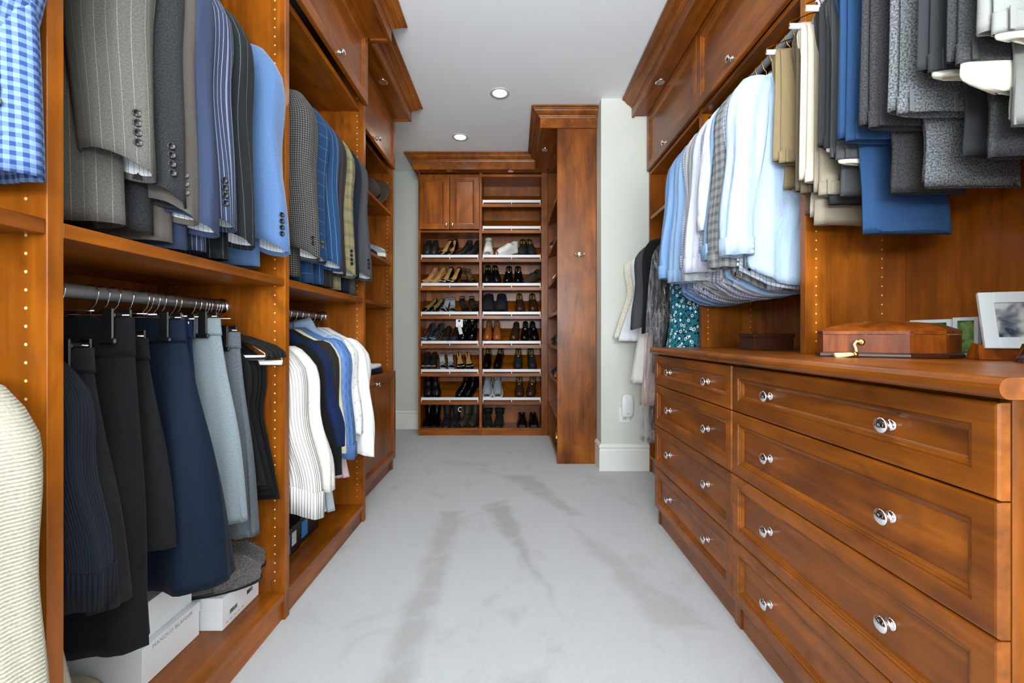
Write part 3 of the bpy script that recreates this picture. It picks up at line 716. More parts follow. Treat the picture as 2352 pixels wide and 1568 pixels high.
# ------------------------------------------------------------------ lower left: knits and skirts
CREAM = fabric('cream_boucle_knit', (208, 202, 184), 'rows', (196, 189, 170), .006, heather=.16, hs=220, wrinkle=.45)
WHITEK = fabric('white_knit', (222, 222, 218), 'rows', (208, 208, 203), .005, heather=.08)
for lb, y, m, zh, zc, out, zt in (('thick cream boucle sweater hanging at the lower left edge', .672, CREAM, .28, .33, .322, .985), ('white knit sweater partly behind the cream boucle sweater', .585, WHITEK, .36, .42, .285, .98), ('navy knit sweater nearest the camera at the lower left edge', .50, fabric('deep_navy_knit', (30, 44, 96), 'rib', (20, 30, 70), .006), .3, .36, .285, .985)):
    hang_top('sweater', lb, 'sweater', y, -1.045, 1, m, zt, zh, 'knits on the lower left rods', hw=.212, ty=.048, zc=zc, out=out, rx=.082, ry=.055, fold=.006, hk='velvet', zrod=1.125, xrod=-1.045, sl_drop=.065)
def skirt(name, label, cat, Y, mat, zw, zh, xw0, xw1, xh0, xh1, group='skirts and trousers on the lower left rod', tw=.014, th=.05, fold=.009, band=.05, clip=True, freq=(5, 8, 13), slit=False, bandmat=None, hem=None, yh=0):
    seed = sum(ord(c)*(i+1) for i, c in enumerate(label)) % 9973
    r = thing(name, label, cat, ((xh0+xh1)/2, Y, zh), group); L = zw-zh
    K = lambda t, th_: (zw-L*t, sm((xw0+xw1)/2, (xh0+xh1)/2, t**.8), Y+yh*t, sm((xw1-xw0)/2, (xh1-xh0)/2, t**.85), th_)
    keys = [K(0, tw), K(band/L, tw*1.1), K(.25, sm(tw, th, .35)), K(.6, sm(tw, th, .75)), K(1, th)]
    part('panel', drape(keys, fold=fold, seed=seed, freq=freq, foldtop=.05, hem=hem, n=56, m=30), mat, r)
    kb = [(zw+.003, K(0, 0)[1], Y, K(0, 0)[3]+.0025, tw+.003), (zw-band*.5, K(band*.5/L, 0)[1], Y, K(band*.5/L, 0)[3]+.003, tw*1.05+.003), (zw-band, K(band/L, 0)[1], Y, K(band/L, 0)[3]+.0035, tw*1.1+.0035)]
    part('waistband', drape(kb, fold=.0005, seed=seed, n=48, m=5), bandmat or mat, r)
    if clip: hanger('clip', 'clip hanger of ' + label, -1.045, Y, 1.125, hw=max(.12, -1.045*-1+xw1-.008), s=-1, drop=max(.04, 1.125-zw-.008))
    return r
BLK = fabric('black_wool', (30, 31, 33), heather=.25); BLK2 = fabric('charcoal_black_wool', (44, 45, 48), heather=.2); BLK3 = fabric('soft_black_crepe', (35, 36, 38), heather=.12)
NAVY = fabric('navy_wool', (24, 38, 60), heather=.12, hs=300, rough=.7); LGREY = fabric('light_grey_flannel', (150, 161, 170), heather=.18, hs=260); MGREY = fabric('mid_grey_flannel', (116, 122, 130), heather=.3, hs=260)
hang_top('sweater', 'dark navy ribbed knit beside the first upright panel', 'sweater', .86, -1.045, 1, fabric('dark_navy_rib_knit', (40, 48, 62), 'rib', (24, 30, 42), .005, heather=.2), 1.0, .47, 'skirts and trousers on the lower left rod', hw=.135, ty=.04, zc=.53, out=.245, rx=.05, ry=.04, cuff=fabric('dark_navy_cuff_rib', (34, 40, 54), 'rib', (16, 20, 30), .008), cuffh=.07, hk='velvet', zrod=1.125, xrod=-1.045)
skirt('skirt', 'charcoal black skirt with waistband hung low behind navy knit', 'skirt', .935, BLK2, .99, .44, -1.19, -.905, -1.22, -.845, th=.038)
skirt('skirt', 'long black skirt with stitched waistband reaching lowest of the black ones', 'skirt', .995, BLK, 1.058, .315, -1.20, -.87, -1.24, -.838, th=.048, band=.085)
skirt('skirt', 'shorter charcoal black skirt in front of the navy trousers', 'skirt', 1.075, BLK3, 1.01, .50, -1.20, -.905, -1.23, -.835, th=.04)
n6 = skirt('wide_trousers', 'wide navy dress trousers with back pocket and black clip', 'trousers', 1.175, NAVY, 1.06, .36, -1.20, -.89, -1.225, -.772, th=.075, fold=.013, freq=(4, 6, 9), band=.06)
part('pocket_welt', box(-1.03, -.95, 1.153, 1.157, .925, .933, .001), NAVY, n6, smooth=False)
skirt('skirt', 'bright navy skirt top between navy trousers and light grey skirt', 'skirt', 1.262, fabric('bright_navy_wool', (36, 50, 92), heather=.1), 1.06, .46, -1.20, -.935, -1.21, -.90, th=.02)
skirt('skirt', 'light grey flannel pencil skirt on clip hanger', 'skirt', 1.325, LGREY, 1.07, .455, -1.20, -.895, -1.23, -.815, th=.034, fold=.006)
skirt('skirt', 'mid grey flannel skirt behind the light grey one', 'skirt', 1.405, MGREY, 1.028, .375, -1.20, -.885, -1.23, -.828, th=.034, fold=.006)
for i, (lb, y, zh) in enumerate((('black top on velvet hanger beside the grey skirt', 1.455, .52), ('black blouse on velvet hanger in the middle of the black tops', 1.483, .50), ('black dress on velvet hanger third of the black tops', 1.508, .47), ('black top on velvet hanger against the second upright panel', 1.535, .445))):
    hang_top('blouse', lb, 'blouse', y, -1.045, 1, BLK if i % 2 else BLK3, .985, zh, 'black tops on velvet hangers', hw=.17, ty=.015, sleeves=False, fold=.006, flare=1.3)
    hanger('velvet', 'velvet hanger of ' + lb, -1.045, y, 1.125, hw=.235, s=-1, drop=.09, dz=.062)
for i, y in enumerate((1.469, 1.521)):
    hanger('wire', ('white-barred wire hanger nearest the grey skirt', 'white-barred wire hanger nearest the upright panel')[i], -1.045, y, 1.125, hw=(.205, .235)[i], s=-1, drop=.075, dz=(.105, .125)[i])
for i, y in enumerate((.965, 1.105, 1.135, 1.225, 1.24, 1.285, 1.345, 1.43)):
    h = thing('clothes_hanger', 'bare chrome skirt hanger on the lower left rod', 'hanger', (-1.045, y, 1.075), 'bare chrome hangers on the lower left rod')
    part('hook', tube(hook_pts(-1.045, y, 1.125, .05, -1), .0019, 6), CHROME, h); part('hanger_bar', tube([(-1.17, y, 1.075), (-1.045, y, 1.075), (-.93, y, 1.075)], .002, 6), CHROME, h)
tg = part('orange_tag', box(-1.135, -1.115, .985, .987, 1.065, 1.09, .0005), plain('orange_paper', (214, 138, 30), .6), smooth=False); tag(tg, 'small orange paper tag on the near skirt hanger', 'tag')
# long beige garment behind the knit and things on the unit floor
skirt('long_skirt', 'long beige skirt falling to the floor of the first unit', 'skirt', .885, fabric('beige_twill', (188, 176, 160), heather=.08), .5, .135, -1.2, -.94, -1.22, -.885, th=.03, clip=False)
# ------------------------------------------------------------------ lower left, second unit
g2 = 'tops on the second lower left rod'
SK = dict(hk='velvet', zrod=1.125, xrod=-1.045)
RIBW = fabric('white_rib_knit', (242, 240, 236), 'rib', (196, 194, 190), .011, heather=.04, wrinkle=.1); FUZ = fabric('white_fuzzy_knit', (236, 233, 228), heather=.14, hs=180)
hang_top('cardigan', 'white ribbed cardigan with folded cuff beside the second panel', 'cardigan', 1.665, -1.045, 1, RIBW, 1.0, .36, g2, hw=.172, ty=.042, zc=.375, out=.315, rx=.062, ry=.046, cuff=RIBW, cuffh=.10, **SK)
hang_top('sweater', 'fuzzy white sweater behind the ribbed cardigan', 'sweater', 1.745, -1.045, 1, FUZ, 1.0, .47, g2, hw=.18, ty=.036, zc=.42, out=.325, rx=.058, ry=.04, **SK)
hang_top('sweater', 'black knit top between white fuzzy and navy sweaters', 'sweater', 1.82, -1.045, 1, BLK, 1.01, .35, g2, hw=.185, ty=.03, zc=.46, out=.31, rx=.055, ry=.035, **SK)
hang_top('sweater', 'royal navy sweater in the second lower row', 'sweater', 1.885, -1.045, 1, fabric('royal_navy_knit', (34, 52, 100), heather=.12), 1.02, .5, g2, hw=.185, ty=.03, zc=.56, out=.31, rx=.05, ry=.035, **SK)
hang_top('cardigan', 'dark olive cardigan beside the pale blue cable sweater', 'cardigan', 1.955, -1.045, 1, fabric('dark_olive_knit', (58, 58, 54), heather=.2), 1.02, .31, g2, hw=.21, ty=.035, zc=.42, out=.275, rx=.055, ry=.042, **SK)
hang_top('blouse', 'thin cream blouse edge between olive and blue knits', 'blouse', 2.01, -1.045, 1, fabric('cream_silk', (238, 230, 200), heather=.03), 1.02, .40, g2, hw=.20, ty=.02, zc=.5, out=.27, rx=.045, ry=.028, **SK)
CABLE = fabric('sky_blue_cable_knit', (124, 164, 226), 'cable', (92, 132, 200), .03, heather=.1, wrinkle=.2)
hang_top('sweater', 'sky blue cable knit sweater with ribbed cuff', 'sweater', 2.065, -1.045, 1, CABLE, 1.03, .46, g2, hw=.215, ty=.042, zc=.475, out=.295, rx=.058, ry=.048, cuff=fabric('sky_blue_rib', (124, 164, 226), 'rib', (92, 132, 200), .007), cuffh=.07, **SK)
hang_top('shirt', 'pale blue shirt with open collar above the cable sweater', 'shirt', 2.12, -1.045, 1, fabric('pale_blue_oxford', (176, 200, 232), heather=.06), 1.045, .48, g2, hw=.2, ty=.025, zc=.5, out=.25, rx=.05, ry=.03, collar=fabric('pale_blue_oxford', (176, 200, 232)), **SK)
DOTW = fabric('white_dotted_voile', (242, 242, 240), 'dots', (214, 216, 218), .022, heather=.04)
hang_top('blouse', 'white dotted blouse with short cuffs near the far panel', 'blouse', 2.18, -1.045, 1, DOTW, 1.03, .43, g2, hw=.21, ty=.035, zc=.55, out=.29, rx=.055, ry=.042, fold=.008, **SK)
hang_top('blouse', 'sheer white blouse with full gathered sleeve at the row end', 'blouse', 2.255, -1.045, 1, fabric('white_voile', (246, 246, 245), heather=.03, wrinkle=.5), 1.03, .415, g2, hw=.215, ty=.035, zc=.42, out=.33, rx=.07, ry=.05, fold=.009, **SK)
hang_top('blouse', 'white sleeveless top last on the second lower rod', 'blouse', 2.33, -1.045, 1, fabric('white_cotton', (244, 244, 243), heather=.03, wrinkle=.4), 1.035, .58, g2, hw=.2, ty=.03, sleeves=False, flare=1.42, fold=.008, **SK)
skirt('trousers', 'pale blue grey trousers hanging below the olive cardigan', 'trousers', 1.90, fabric('pale_blue_grey_linen', (196, 204, 214), heather=.06), .80, .255, -1.18, -.93, -1.19, -.785, clip=False, th=.02, group=g2)
skirt('skirt', 'pink skirt edge showing below the blue cable sweater', 'skirt', 2.105, fabric('soft_pink_cotton', (238, 206, 210), heather=.05), .75, .335, -1.18, -.93, -1.2, -.80, clip=False, th=.018, group=g2)
skirt('quilted_vest', 'black quilted vest hem below the black knit top', 'vest', 1.79, fabric('black_quilted_nylon', (26, 27, 30), 'rows', (12, 12, 14), .05, rough=.5), .8, .335, -1.18, -.93, -1.2, -.80, clip=False, th=.025, group=g2)
# ------------------------------------------------------------------ boxes and slippers on the unit floors
def shoebox(label, x0, x1, y0, y1, z0, z1, mat, lidh=.03, group='white shoe boxes', lidmat=None):
    b = thing('shoe_box', label, 'box', ((x0+x1)/2, (y0+y1)/2, z0), group)
    part('base', box(x0+.002, x1-.002, y0+.002, y1-.002, z0, z1-lidh, .0008), mat, b, smooth=False)
    part('lid', box(x0, x1, y0, y1, z1-lidh, z1, .0008), lidmat or mat, b, smooth=False); return b
def text(s, size, M, mat, parent, name='lettering', sx=1.0):
    cu = bpy.data.curves.new(name, 'FONT'); cu.body = s; cu.size = size; cu.align_x = 'CENTER'; cu.align_y = 'CENTER'; cu.extrude = .0001; cu.space_character = 1.12
    o = bpy.data.objects.new('tmp', cu); COL.objects.link(o)
    dg = bpy.context.evaluated_depsgraph_get(); me = bpy.data.meshes.new_from_object(o.evaluated_get(dg)); bpy.data.objects.remove(o)
    of = OFF.get(parent, Vector((0, 0, 0))); me.transform(Matrix.Translation(-of) @ M @ Matrix.Scale(sx, 4, (1, 0, 0)))
    me.materials.clear(); me.materials.append(mat); me.name = name
    return part(name, None, None, parent, me=me)
FZ = .0975
b1 = shoebox('lower white shoe box with grey maker lettering under the skirts', -1.262, -.969, 1.136, 1.346, FZ, .2, BOXW)
MX = Matrix(((0, 0, 1, 0), (1, 0, 0, 0), (0, 1, 0, 0), (0, 0, 0, 1)))     # text facing +X, reading along +Y
text('MANOLO BLAHNIK', .0155, Matrix.Translation((-.9678, 1.24, .1855)) @ MX, INK, b1)
shoebox('upper white shoe box stacked under the navy trousers', -1.27, -.987, 1.128, 1.339, .2005, .30, BOXW)
b2 = shoebox('white shoe box with barcodes under the grey fur slippers', -1.19, -.908, 1.357, 1.555, FZ, .199, BOXW)
V = []
rb = random.Random(3)
def barcode(parent, x, y0, y1, z0, z1, name='barcode'):
    gs = []; y = y0
    while y < y1:
        w = rb.choice((.0012, .002, .003)); gs.append(box(x, x+.0005, y, min(y1, y+w), z0, z1, .0001)); y += w+rb.choice((.0012, .002))
    part(name, join(*gs), INKD, parent, smooth=False, kind='stuff')
barcode(b2, -.9098, 1.395, 1.432, .128, .141); barcode(b2, -.9098, 1.485, 1.515, .136, .150)
part('print_line', join(*[box(-.9098, -.9093, 1.375+.02*i, 1.388+.02*i, .110, .1125, .0001) for i in range(5)]), INK, b2, smooth=False, kind='stuff')
FUR = fabric('grey_fur', (120, 115, 112), heather=.5, hs=160, sheen=.5)
def slipper(label, M):
    s = thing('slipper', label, 'slipper', M.translation, 'grey fur slippers', off=False, rot=M.to_euler())
    def el(w, l, y, z0, h, n=24, m=8):
        rows = []
        for i in range(m+1):
            t = i/m*pi/2; rows.append([(w*cos(t)*spow(cos(2*pi*j/n), .9), y+l*cos(t)*sin(2*pi*j/n), z0+h*sin(t)) for j in range(n)])
        return rows
    part('sole', loft([[(.047*cos(2*pi*j/28)*(1-.12*sin(2*pi*j/28)), .128*sin(2*pi*j/28), z) for j in range(28)] for z in (0, .012)], True, True, True), BLACKP, s)
    part('footbed', loft(el(.045, .124, 0, .012, .010), True), FUR, s)
    rows = []
    for i in range(9):
        y = -.125+.125*i/8; w = .05*math.sqrt(max(.02, 1-((y+.02)/.112)**2)) if y < -.02 else .05; h = .024+.062*math.sin(min(1, (i+.6)/6)*pi/2)
        rows.append([(w*cos(a), y, .012+h*sin(a)) for a in [pi*j/12 for j in range(13)]])
    v = loft(rows, False); rnd = random.Random(2)
    part('fur_band', ([Vector(p)+Vector((rnd.uniform(-1, 1), rnd.uniform(-1, 1), rnd.uniform(-1, 1)))*.0022 for p in v[0]], v[1], v[2]), FUR, s)
    hv, hf = [], []
    for q in range(1500):
        a = rnd.uniform(0, pi); y = rnd.uniform(-.125, 0) if q % 3 else rnd.uniform(0, .122)
        if q % 3:
            w = .05*math.sqrt(max(.02, 1-((y+.02)/.112)**2)) if y < -.02 else .05; i = (y+.125)/.125*8; h = .024+.062*math.sin(min(1, (i+.6)/6)*pi/2)
            p = Vector((w*cos(a), y, .012+h*sin(a))); d = Vector((cos(a), 0, sin(a)))
        else:
            rr_ = rnd.uniform(0, 1)**.5; p = Vector((.043*rr_*cos(a)*(1 if rnd.random() < .5 else -1)*math.sqrt(max(0, 1-(y/.124)**2)), y, .020)); d = Vector((0, 0, 1))
        d = (d+Vector((rnd.uniform(-.8, .8), rnd.uniform(-.8, .8), rnd.uniform(-.3, .6)))).normalized(); sd = d.orthogonal().normalized()*.0009
        k = len(hv); hv += [p-sd, p+sd, p+d*rnd.uniform(.007, .014)]; hf.append([k, k+1, k+2])
    part('fur', (hv, hf), plain('grey_fur_tip', (128, 123, 120), .9), s, kind='stuff'); return s
slipper('grey fur slipper at the front edge of the barcoded box', Matrix.Translation((-.962, 1.408, .201)) @ Matrix.Rotation(radians(118), 4, 'Z'))
slipper('grey fur slipper behind the other on the barcoded box', Matrix.Translation((-1.0, 1.50, .201)) @ Matrix.Rotation(radians(118), 4, 'Z'))
BKB = plain('black_card', (24, 24, 26), .5)
b3 = shoebox('black shoe box with blue label beneath the white cardigan', -1.2, -.93, 1.72, 1.9, FZ, .215, BKB, group='black shoe boxes')
BLUEL = plain('blue_label', (58, 132, 206), .5)
part('label_sticker', box(-.931, -.9292, 1.75, 1.81, .112, .19, .0002), BLUEL, b3, smooth=False)
part('label_mark', join(box(-.9294, -.9285, 1.762, 1.79, .158, .163, .0001), box(-.9294, -.9285, 1.772, 1.785, .163, .170, .0001), box(-.9294, -.9285, 1.757, 1.80, .124, .126, .0001)), INKD, b3, smooth=False)
part('label_sticker', box(-.931, -.9292, 1.825, 1.862, .135, .19, .0002), plain('pale_label', (205, 208, 212), .5), b3, smooth=False)
b4 = shoebox('second black shoe box farther along with small blue label', -1.2, -.94, 1.915, 2.1, FZ, .215, BKB, group='black shoe boxes')
part('label_sticker', box(-.941, -.9392, 1.93, 1.985, .12, .19, .0002), BLUEL, b4, smooth=False)
bg_ = drape([(.20, -1.12, 1.0, .05, .05), (.175, -1.11, 1.0, .10, .085), (.13, -1.10, 1.0, .13, .105), (FZ, -1.10, 1.0, .135, .11)], fold=.012, seed=5, px=1, py=1)
tag(part('dust_bag', bg_, fabric('beige_felt', (198, 186, 170), heather=.06)), 'slumped beige cloth bag on the unit floor beside the boxes', 'bag')
# ------------------------------------------------------------------ shallow left unit contents
def folded(label, x0, x1, y0, y1, z0, h, mat, cat='clothes', group='folded clothes on the shallow left shelves'):
    n = 20; rows = []
    cx, cy = (x0+x1)/2, (y0+y1)/2; hx, hy = (x1-x0)/2, (y1-y0)/2
    for zz, s in ((0, .9), (.12, .99), (.5, 1.0), (.85, .985), (1, .9), (1.0, .3)):
        rows.append([(cx+hx*s*spow(cos(2*pi*j/n), .5), cy+hy*s*spow(sin(2*pi*j/n), .5), z0+h*zz+.002*sin(3*j)) for j in range(n)])
    o = part('folded_garment', loft(rows, True, True, True), mat); tag(o, label, cat, group); return o
folded('navy folded garment on the hamper top shelf', -1.2, -.965, 3.02, 3.28, .7465, .035, NAVY)
folded('white folded garment on top of the navy one above the hamper', -1.2, -.975, 3.03, 3.27, .7825, .03, fabric('white_cotton', (244, 244, 243)))
folded('dark rolled belt bag on the third shelf beside sneakers', -1.2, -.985, 3.0, 3.2, 1.5675, .06, BLK)
def hat(label, x, y, z, mat, tilt):
    M = Matrix.Translation((x, y, z)) @ Matrix.Rotation(tilt, 4, 'X')
    h = thing('brimmed_hat', label, 'hat', (x, y, z))
    part('crown', xf(lathe([(.088, .005), (.086, .05), (.075, .09), (.05, .105), (.02, .10), (.0001, .098)], 24), M), mat, h)
    part('brim', xf(lathe([(.086, .004), (.12, .002), (.15, .012), (.152, .014), (.12, .006), (.086, .008)], 28), M), mat, h)
    part('hat_band', xf(lathe([(.0885, .006), (.0885, .028), (.0875, .028), (.0875, .006)], 24), M), BLACKP, h)
hat('dark brown brimmed hat leaning on the top shelf of the left unit', -1.04, 3.13, 2.03, plain('brown_felt', (62, 50, 38), .9), radians(58))
# ------------------------------------------------------------------ dress shirts on the right
GS = 'dress shirts on the right rod'
def tail(x, s): return .075*(abs(x)**2.2)
SH = dict(hw=.205, ty=.036, out=.285, rx=.064, ry=.044, zrod=2.185, xrod=1.08, hk='brasswire', bmat=BTNW)
LB1 = fabric('pale_blue_poplin', (186, 208, 234), heather=.06, hs=260, wrinkle=1.1); LB2 = fabric('sky_blue_oxford', (158, 192, 232), heather=.06, wrinkle=1.0); LB3 = fabric('mid_blue_oxford', (142, 180, 228), heather=.06, wrinkle=1.0)
GRYS = fabric('silver_grey_twill', (196, 202, 210), heather=.05, wrinkle=1.0); LAV = fabric('lavender_white_poplin', (208, 211, 228), heather=.04, wrinkle=1.1); WHS = fabric('white_poplin', (228, 232, 238), heather=.02, wrinkle=1.1)
PLG = fabric('grey_plaid_flannel', (176, 178, 178), 'check', (128, 132, 134), .034, .45, heather=.1); CHK = fabric('blue_grid_check', (216, 226, 240), 'pane', (160, 172, 198), .017, .16, heather=.04); GNG = fabric('lavender_grid_check', (208, 214, 236), 'pane', (158, 166, 196), .014, .2, heather=.04)
shirts = [
 ('wide pale blue dress shirt nearest on the right rod', 1.655, LB1, 2.02, 1.205, 1.335, .30, 0.02),
 ('blue grid check shirt under the pale blue shirt', 1.70, CHK, 2.02, 1.195, 1.37, .25, 0),
 ('grey plaid flannel shirt second from the trousers', 1.755, PLG, 2.02, 1.19, 1.305, .295, .02),
 ('sky blue shirt behind the grey plaid', 1.805, LB2, 2.02, 1.18, 1.345, .295, 0),
 ('bright white shirt with bent sleeve', 1.86, WHS, 2.02, 1.18, 1.48, .29, .05),
 ('lavender grid check shirt with low hem', 1.91, GNG, 2.01, 1.175, 1.40, .26, 0),
 ('lavender white dress shirt with broad cuff', 1.965, LAV, 2.02, 1.19, 1.315, .305, .02),
 ('silver grey shirt beside the lavender white one', 2.03, GRYS, 2.015, 1.185, 1.285, .295, 0),
 ('second silver grey shirt with paler cuff', 2.085, fabric('pale_grey_twill', (210, 214, 218), heather=.05, wrinkle=1.0), 2.015, 1.185, 1.30, .27, .01),
 ('small blue check shirt among the grey shirts', 2.14, fabric('small_blue_check', (220, 226, 240), 'check', (120, 136, 176), .012, .4), 2.01, 1.175, 1.36, .255, 0),
 ('light blue oxford shirt with buttoned cuff', 2.20, LB2, 2.01, 1.18, 1.30, .30, .02),
 ('mid blue oxford shirt last on the right rod', 2.28, LB3, 2.005, 1.17, 1.33, .325, .03),
]
for lb, y, m, zt, zh, zc, out, el in shirts:
    kw = dict(SH); kw['out'] = out
    hang_top('dress_shirt', lb, 'shirt', y, 1.085, -1, m, zt, zh, GS, zc=zc, elbow=el, cuff=m, collar=m, fold=.0095, hem=tail, cuffh=.065, slant=.0, **kw)
# ------------------------------------------------------------------ folded trousers on the right
GT = 'folded trousers on white-barred hangers'
def trousers(label, Y, mat, zw, zh, x0, wid=.24, hemw=.19, hemx=.06, zb=2.06, lining=None, loops=True, spread=.0, pk=0.0, hang=True):
    seed = sum(ord(c)*(i+1) for i, c in enumerate(label)) % 9973; rnd = random.Random(seed)
    t = thing('folded_trousers', label, 'trousers', (x0+wid/2, Y, zh), GT); xc = x0+wid/2
    # waist end hangs on the camera side of the bar, hem end behind it; two legs give each side two rolls
    for q, (yo, dx) in enumerate(((-.030, .012), (-.014, 0))):
        K = [(zb+.010, xc+dx, Y-.003, wid*.44, .006), (zb-.012, xc+dx, Y+yo*.75, wid*.46, .009), (zb-.15, xc+dx, Y+yo, wid*.47, .011), (zw+.12, xc+dx, Y+yo-.002, wid*.49, .012), (zw+q*.012, xc+dx, Y+yo-.003, wid*.5, .012)]
        part('waist_fold', drape(K, fold=.0035, seed=seed+q, n=40, m=22, freq=(3, 4, 7)), mat, t)
    for q, (yo, dx) in enumerate(((.012, .0), (.028, .012))):
        hx = x0+hemx+hemw/2+dx
        K = [(zb+.010, xc, Y+.003, wid*.43, .006), (zb-.012, xc, Y+yo*.75, wid*.44, .008), (zb-.2, (xc+hx)/2, Y+yo, (wid*.44+hemw*.5)/2, .010), (zh+.15, hx, Y+yo, hemw*.5, .010), (zh+q*.02, hx, Y+yo-spread, hemw*.52, .010)]
        part('leg_fold', drape(K, fold=.003, seed=seed+7+q, n=36, m=24, freq=(3, 4, 6)), mat, t)
    wb = part('waistband', drape([(zw+.042, xc+.012, Y-.033, wid*.5+.003, .015), (zw-.002, xc+.012, Y-.033, wid*.502+.003, .0155)], fold=.0012, seed=seed, n=44, m=4, freq=(3, 4, 6)), mat, t)
    if loops:
        for lx in (x0+.03, x0+wid*.55): part('belt_loop', box(lx-.005, lx+.005, Y-.0515, Y-.0475, zw-.002, zw+.046, .001), mat, wb, smooth=False)
    if lining:
        part('pocket_lining', drape([(zw+.03, xc+.014, Y-.033, wid*.485, .0125), (zw-.006, xc+.014, Y-.033, wid*.485, .0128), (zw-.012-pk*.5, xc+.02, Y-.033, wid*.475, .012), (zw-.014-pk, xc+.03+pk*.5, Y-.033, wid*(.46-pk*2.2), .011)], fold=.003, seed=seed, n=40, m=10, freq=(3, 4, 6)), lining, t)
    if hang: hanger('brasswire', 'white-barred hanger under ' + label, 1.08, Y, 2.185, hw=.150, s=1, drop=.06, dz=.065)
    return t
CRLIN = fabric('cream_pocket_cotton', (240, 234, 216), heather=.03, wrinkle=1.1)
TW = fabric('grey_tweed', (128, 131, 134), heather=.7, hs=210); CHH = fabric('charcoal_heather', (84, 84, 86), heather=.5, hs=230)
trousers('tan khaki trousers hung among the shirts at the row start', 1.60, fabric('tan_khaki', (172, 150, 112), heather=.06), 1.64, 1.56, .945)
trousers('olive khaki trousers just behind the cream trousers', 1.505, fabric('olive_khaki', (128, 114, 92), heather=.06), 1.50, 1.44, .96, hang=False)
trousers('cream chino trousers with loop waistband', 1.465, fabric('cream_chino', (222, 212, 194), heather=.05), 1.525, 1.42, .95, loops=True)
trousers('long stone khaki trousers hanging lowest beside the panel', 1.43, fabric('stone_khaki', (176, 164, 144), heather=.06), 1.47, 1.385, .97, hemw=.22, hemx=.03, hang=False)
trousers('dark grey worsted trousers beside the blue chinos', 1.385, fabric('dark_grey_worsted', (80, 80, 82), heather=.25), 1.60, 1.44, .955, lining=CRLIN)
trousers('mid grey trousers tucked behind the blue chinos', 1.335, fabric('mid_grey_worsted', (104, 106, 110), heather=.25), 1.545, 1.45, .955, lining=CRLIN, hang=False)
trousers('cobalt blue chino trousers with long hanging leg', 1.265, fabric('cobalt_blue_chino', (58, 94, 142), heather=.06), 1.57, 1.315, .93, wid=.22, hemw=.25, hemx=.09, spread=.01)
trousers('charcoal heather trousers beside the cobalt chinos', 1.185, CHH, 1.57, 1.41, .93, hemw=.2, hemx=.11)
trousers('speckled grey tweed trousers', 1.105, TW, 1.565, 1.40, .935, wid=.25, hemw=.24, hemx=.12)
trousers('smooth charcoal dress trousers with pale lining', 1.035, fabric('smooth_charcoal', (74, 77, 80), heather=.1), 1.625, 1.45, .945, lining=CRLIN, hemx=.14)
trousers('dark heather trousers with cream pocket lining showing', .97, fabric('dark_heather', (88, 90, 93), heather=.45, hs=230), 1.605, 1.42, .945, wid=.25, lining=CRLIN, hemx=.13, pk=.05)
trousers('light grey dress trousers at the top right corner', .90, fabric('light_grey_worsted', (160, 161, 156), heather=.1), 1.62, 1.46, .945, lining=CRLIN, hemx=.10)
og = part('orange_hanger_tag', box(1.128, 1.150, 1.47, 1.485, 2.175, 2.20, .004), plain('orange_plastic', (232, 104, 30), .4), smooth=False); tag(og, 'small orange plastic tag near the right rod end', 'tag')
# ------------------------------------------------------------------ long-hang clothes beside the column
GL = 'clothes in the long-hang unit'
LK = dict(zrod=1.70, xrod=1.10, hk='velvet', hkw=.225)
LACE = fabric('cream_lace', (236, 228, 208), 'lace', (206, 196, 170), .014, heather=.15)
hang_top('dress', 'cream lace top at the end of the long-hang rail', 'blouse', 3.20, 1.10, -1, LACE, 1.61, 1.0, GL, hw=.285, ty=.03, sleeves=False, flare=1.28, fold=.012, **LK)
hang_top('blouse', 'white flowing blouse beside the cream lace top', 'blouse', 3.11, 1.10, -1, WHS, 1.62, .98, GL, hw=.262, ty=.035, sleeves=False, flare=1.36, fold=.012, **LK)
hang_top('dress', 'long white dress reaching below the other blouses', 'dress', 3.02, 1.10, -1, fabric('off_white_crepe', (240, 236, 230), heather=.04), 1.61, .69, GL, hw=.22, ty=.03, sleeves=False, flare=1.32, fold=.01, **LK)
hang_top('dress', 'pale pink dress hem hanging lowest in the long-hang unit', 'dress', 2.93, 1.10, -1, fabric('pale_pink_crepe', (232, 196, 188), heather=.05), 1.60, .55, GL, hw=.2, ty=.025, sleeves=False, flare=1.2, fold=.01, **LK)
hang_top('jacket', 'grey marl jacket with long sleeve beside the white blouse', 'jacket', 2.85, 1.10, -1, fabric('grey_marl', (92, 93, 96), heather=.35), 1.63, 1.04, GL, hw=.23, ty=.035, zc=1.075, out=.335, rx=.08, ry=.045, **LK)
hang_top('jacket', 'black jacket next to the plastic garment bag', 'jacket', 2.77, 1.10, -1, BLK3, 1.655, .78, GL, hw=.22, ty=.035, zc=1.05, out=.285, rx=.07, ry=.05, **LK)
hang_top('dress', 'black dress inside the clear plastic garment bag', 'dress', 2.63, 1.10, -1, BLK, 1.60, .45, GL, hw=.21, ty=.03, sleeves=False, flare=1.25, fold=.012, **LK)
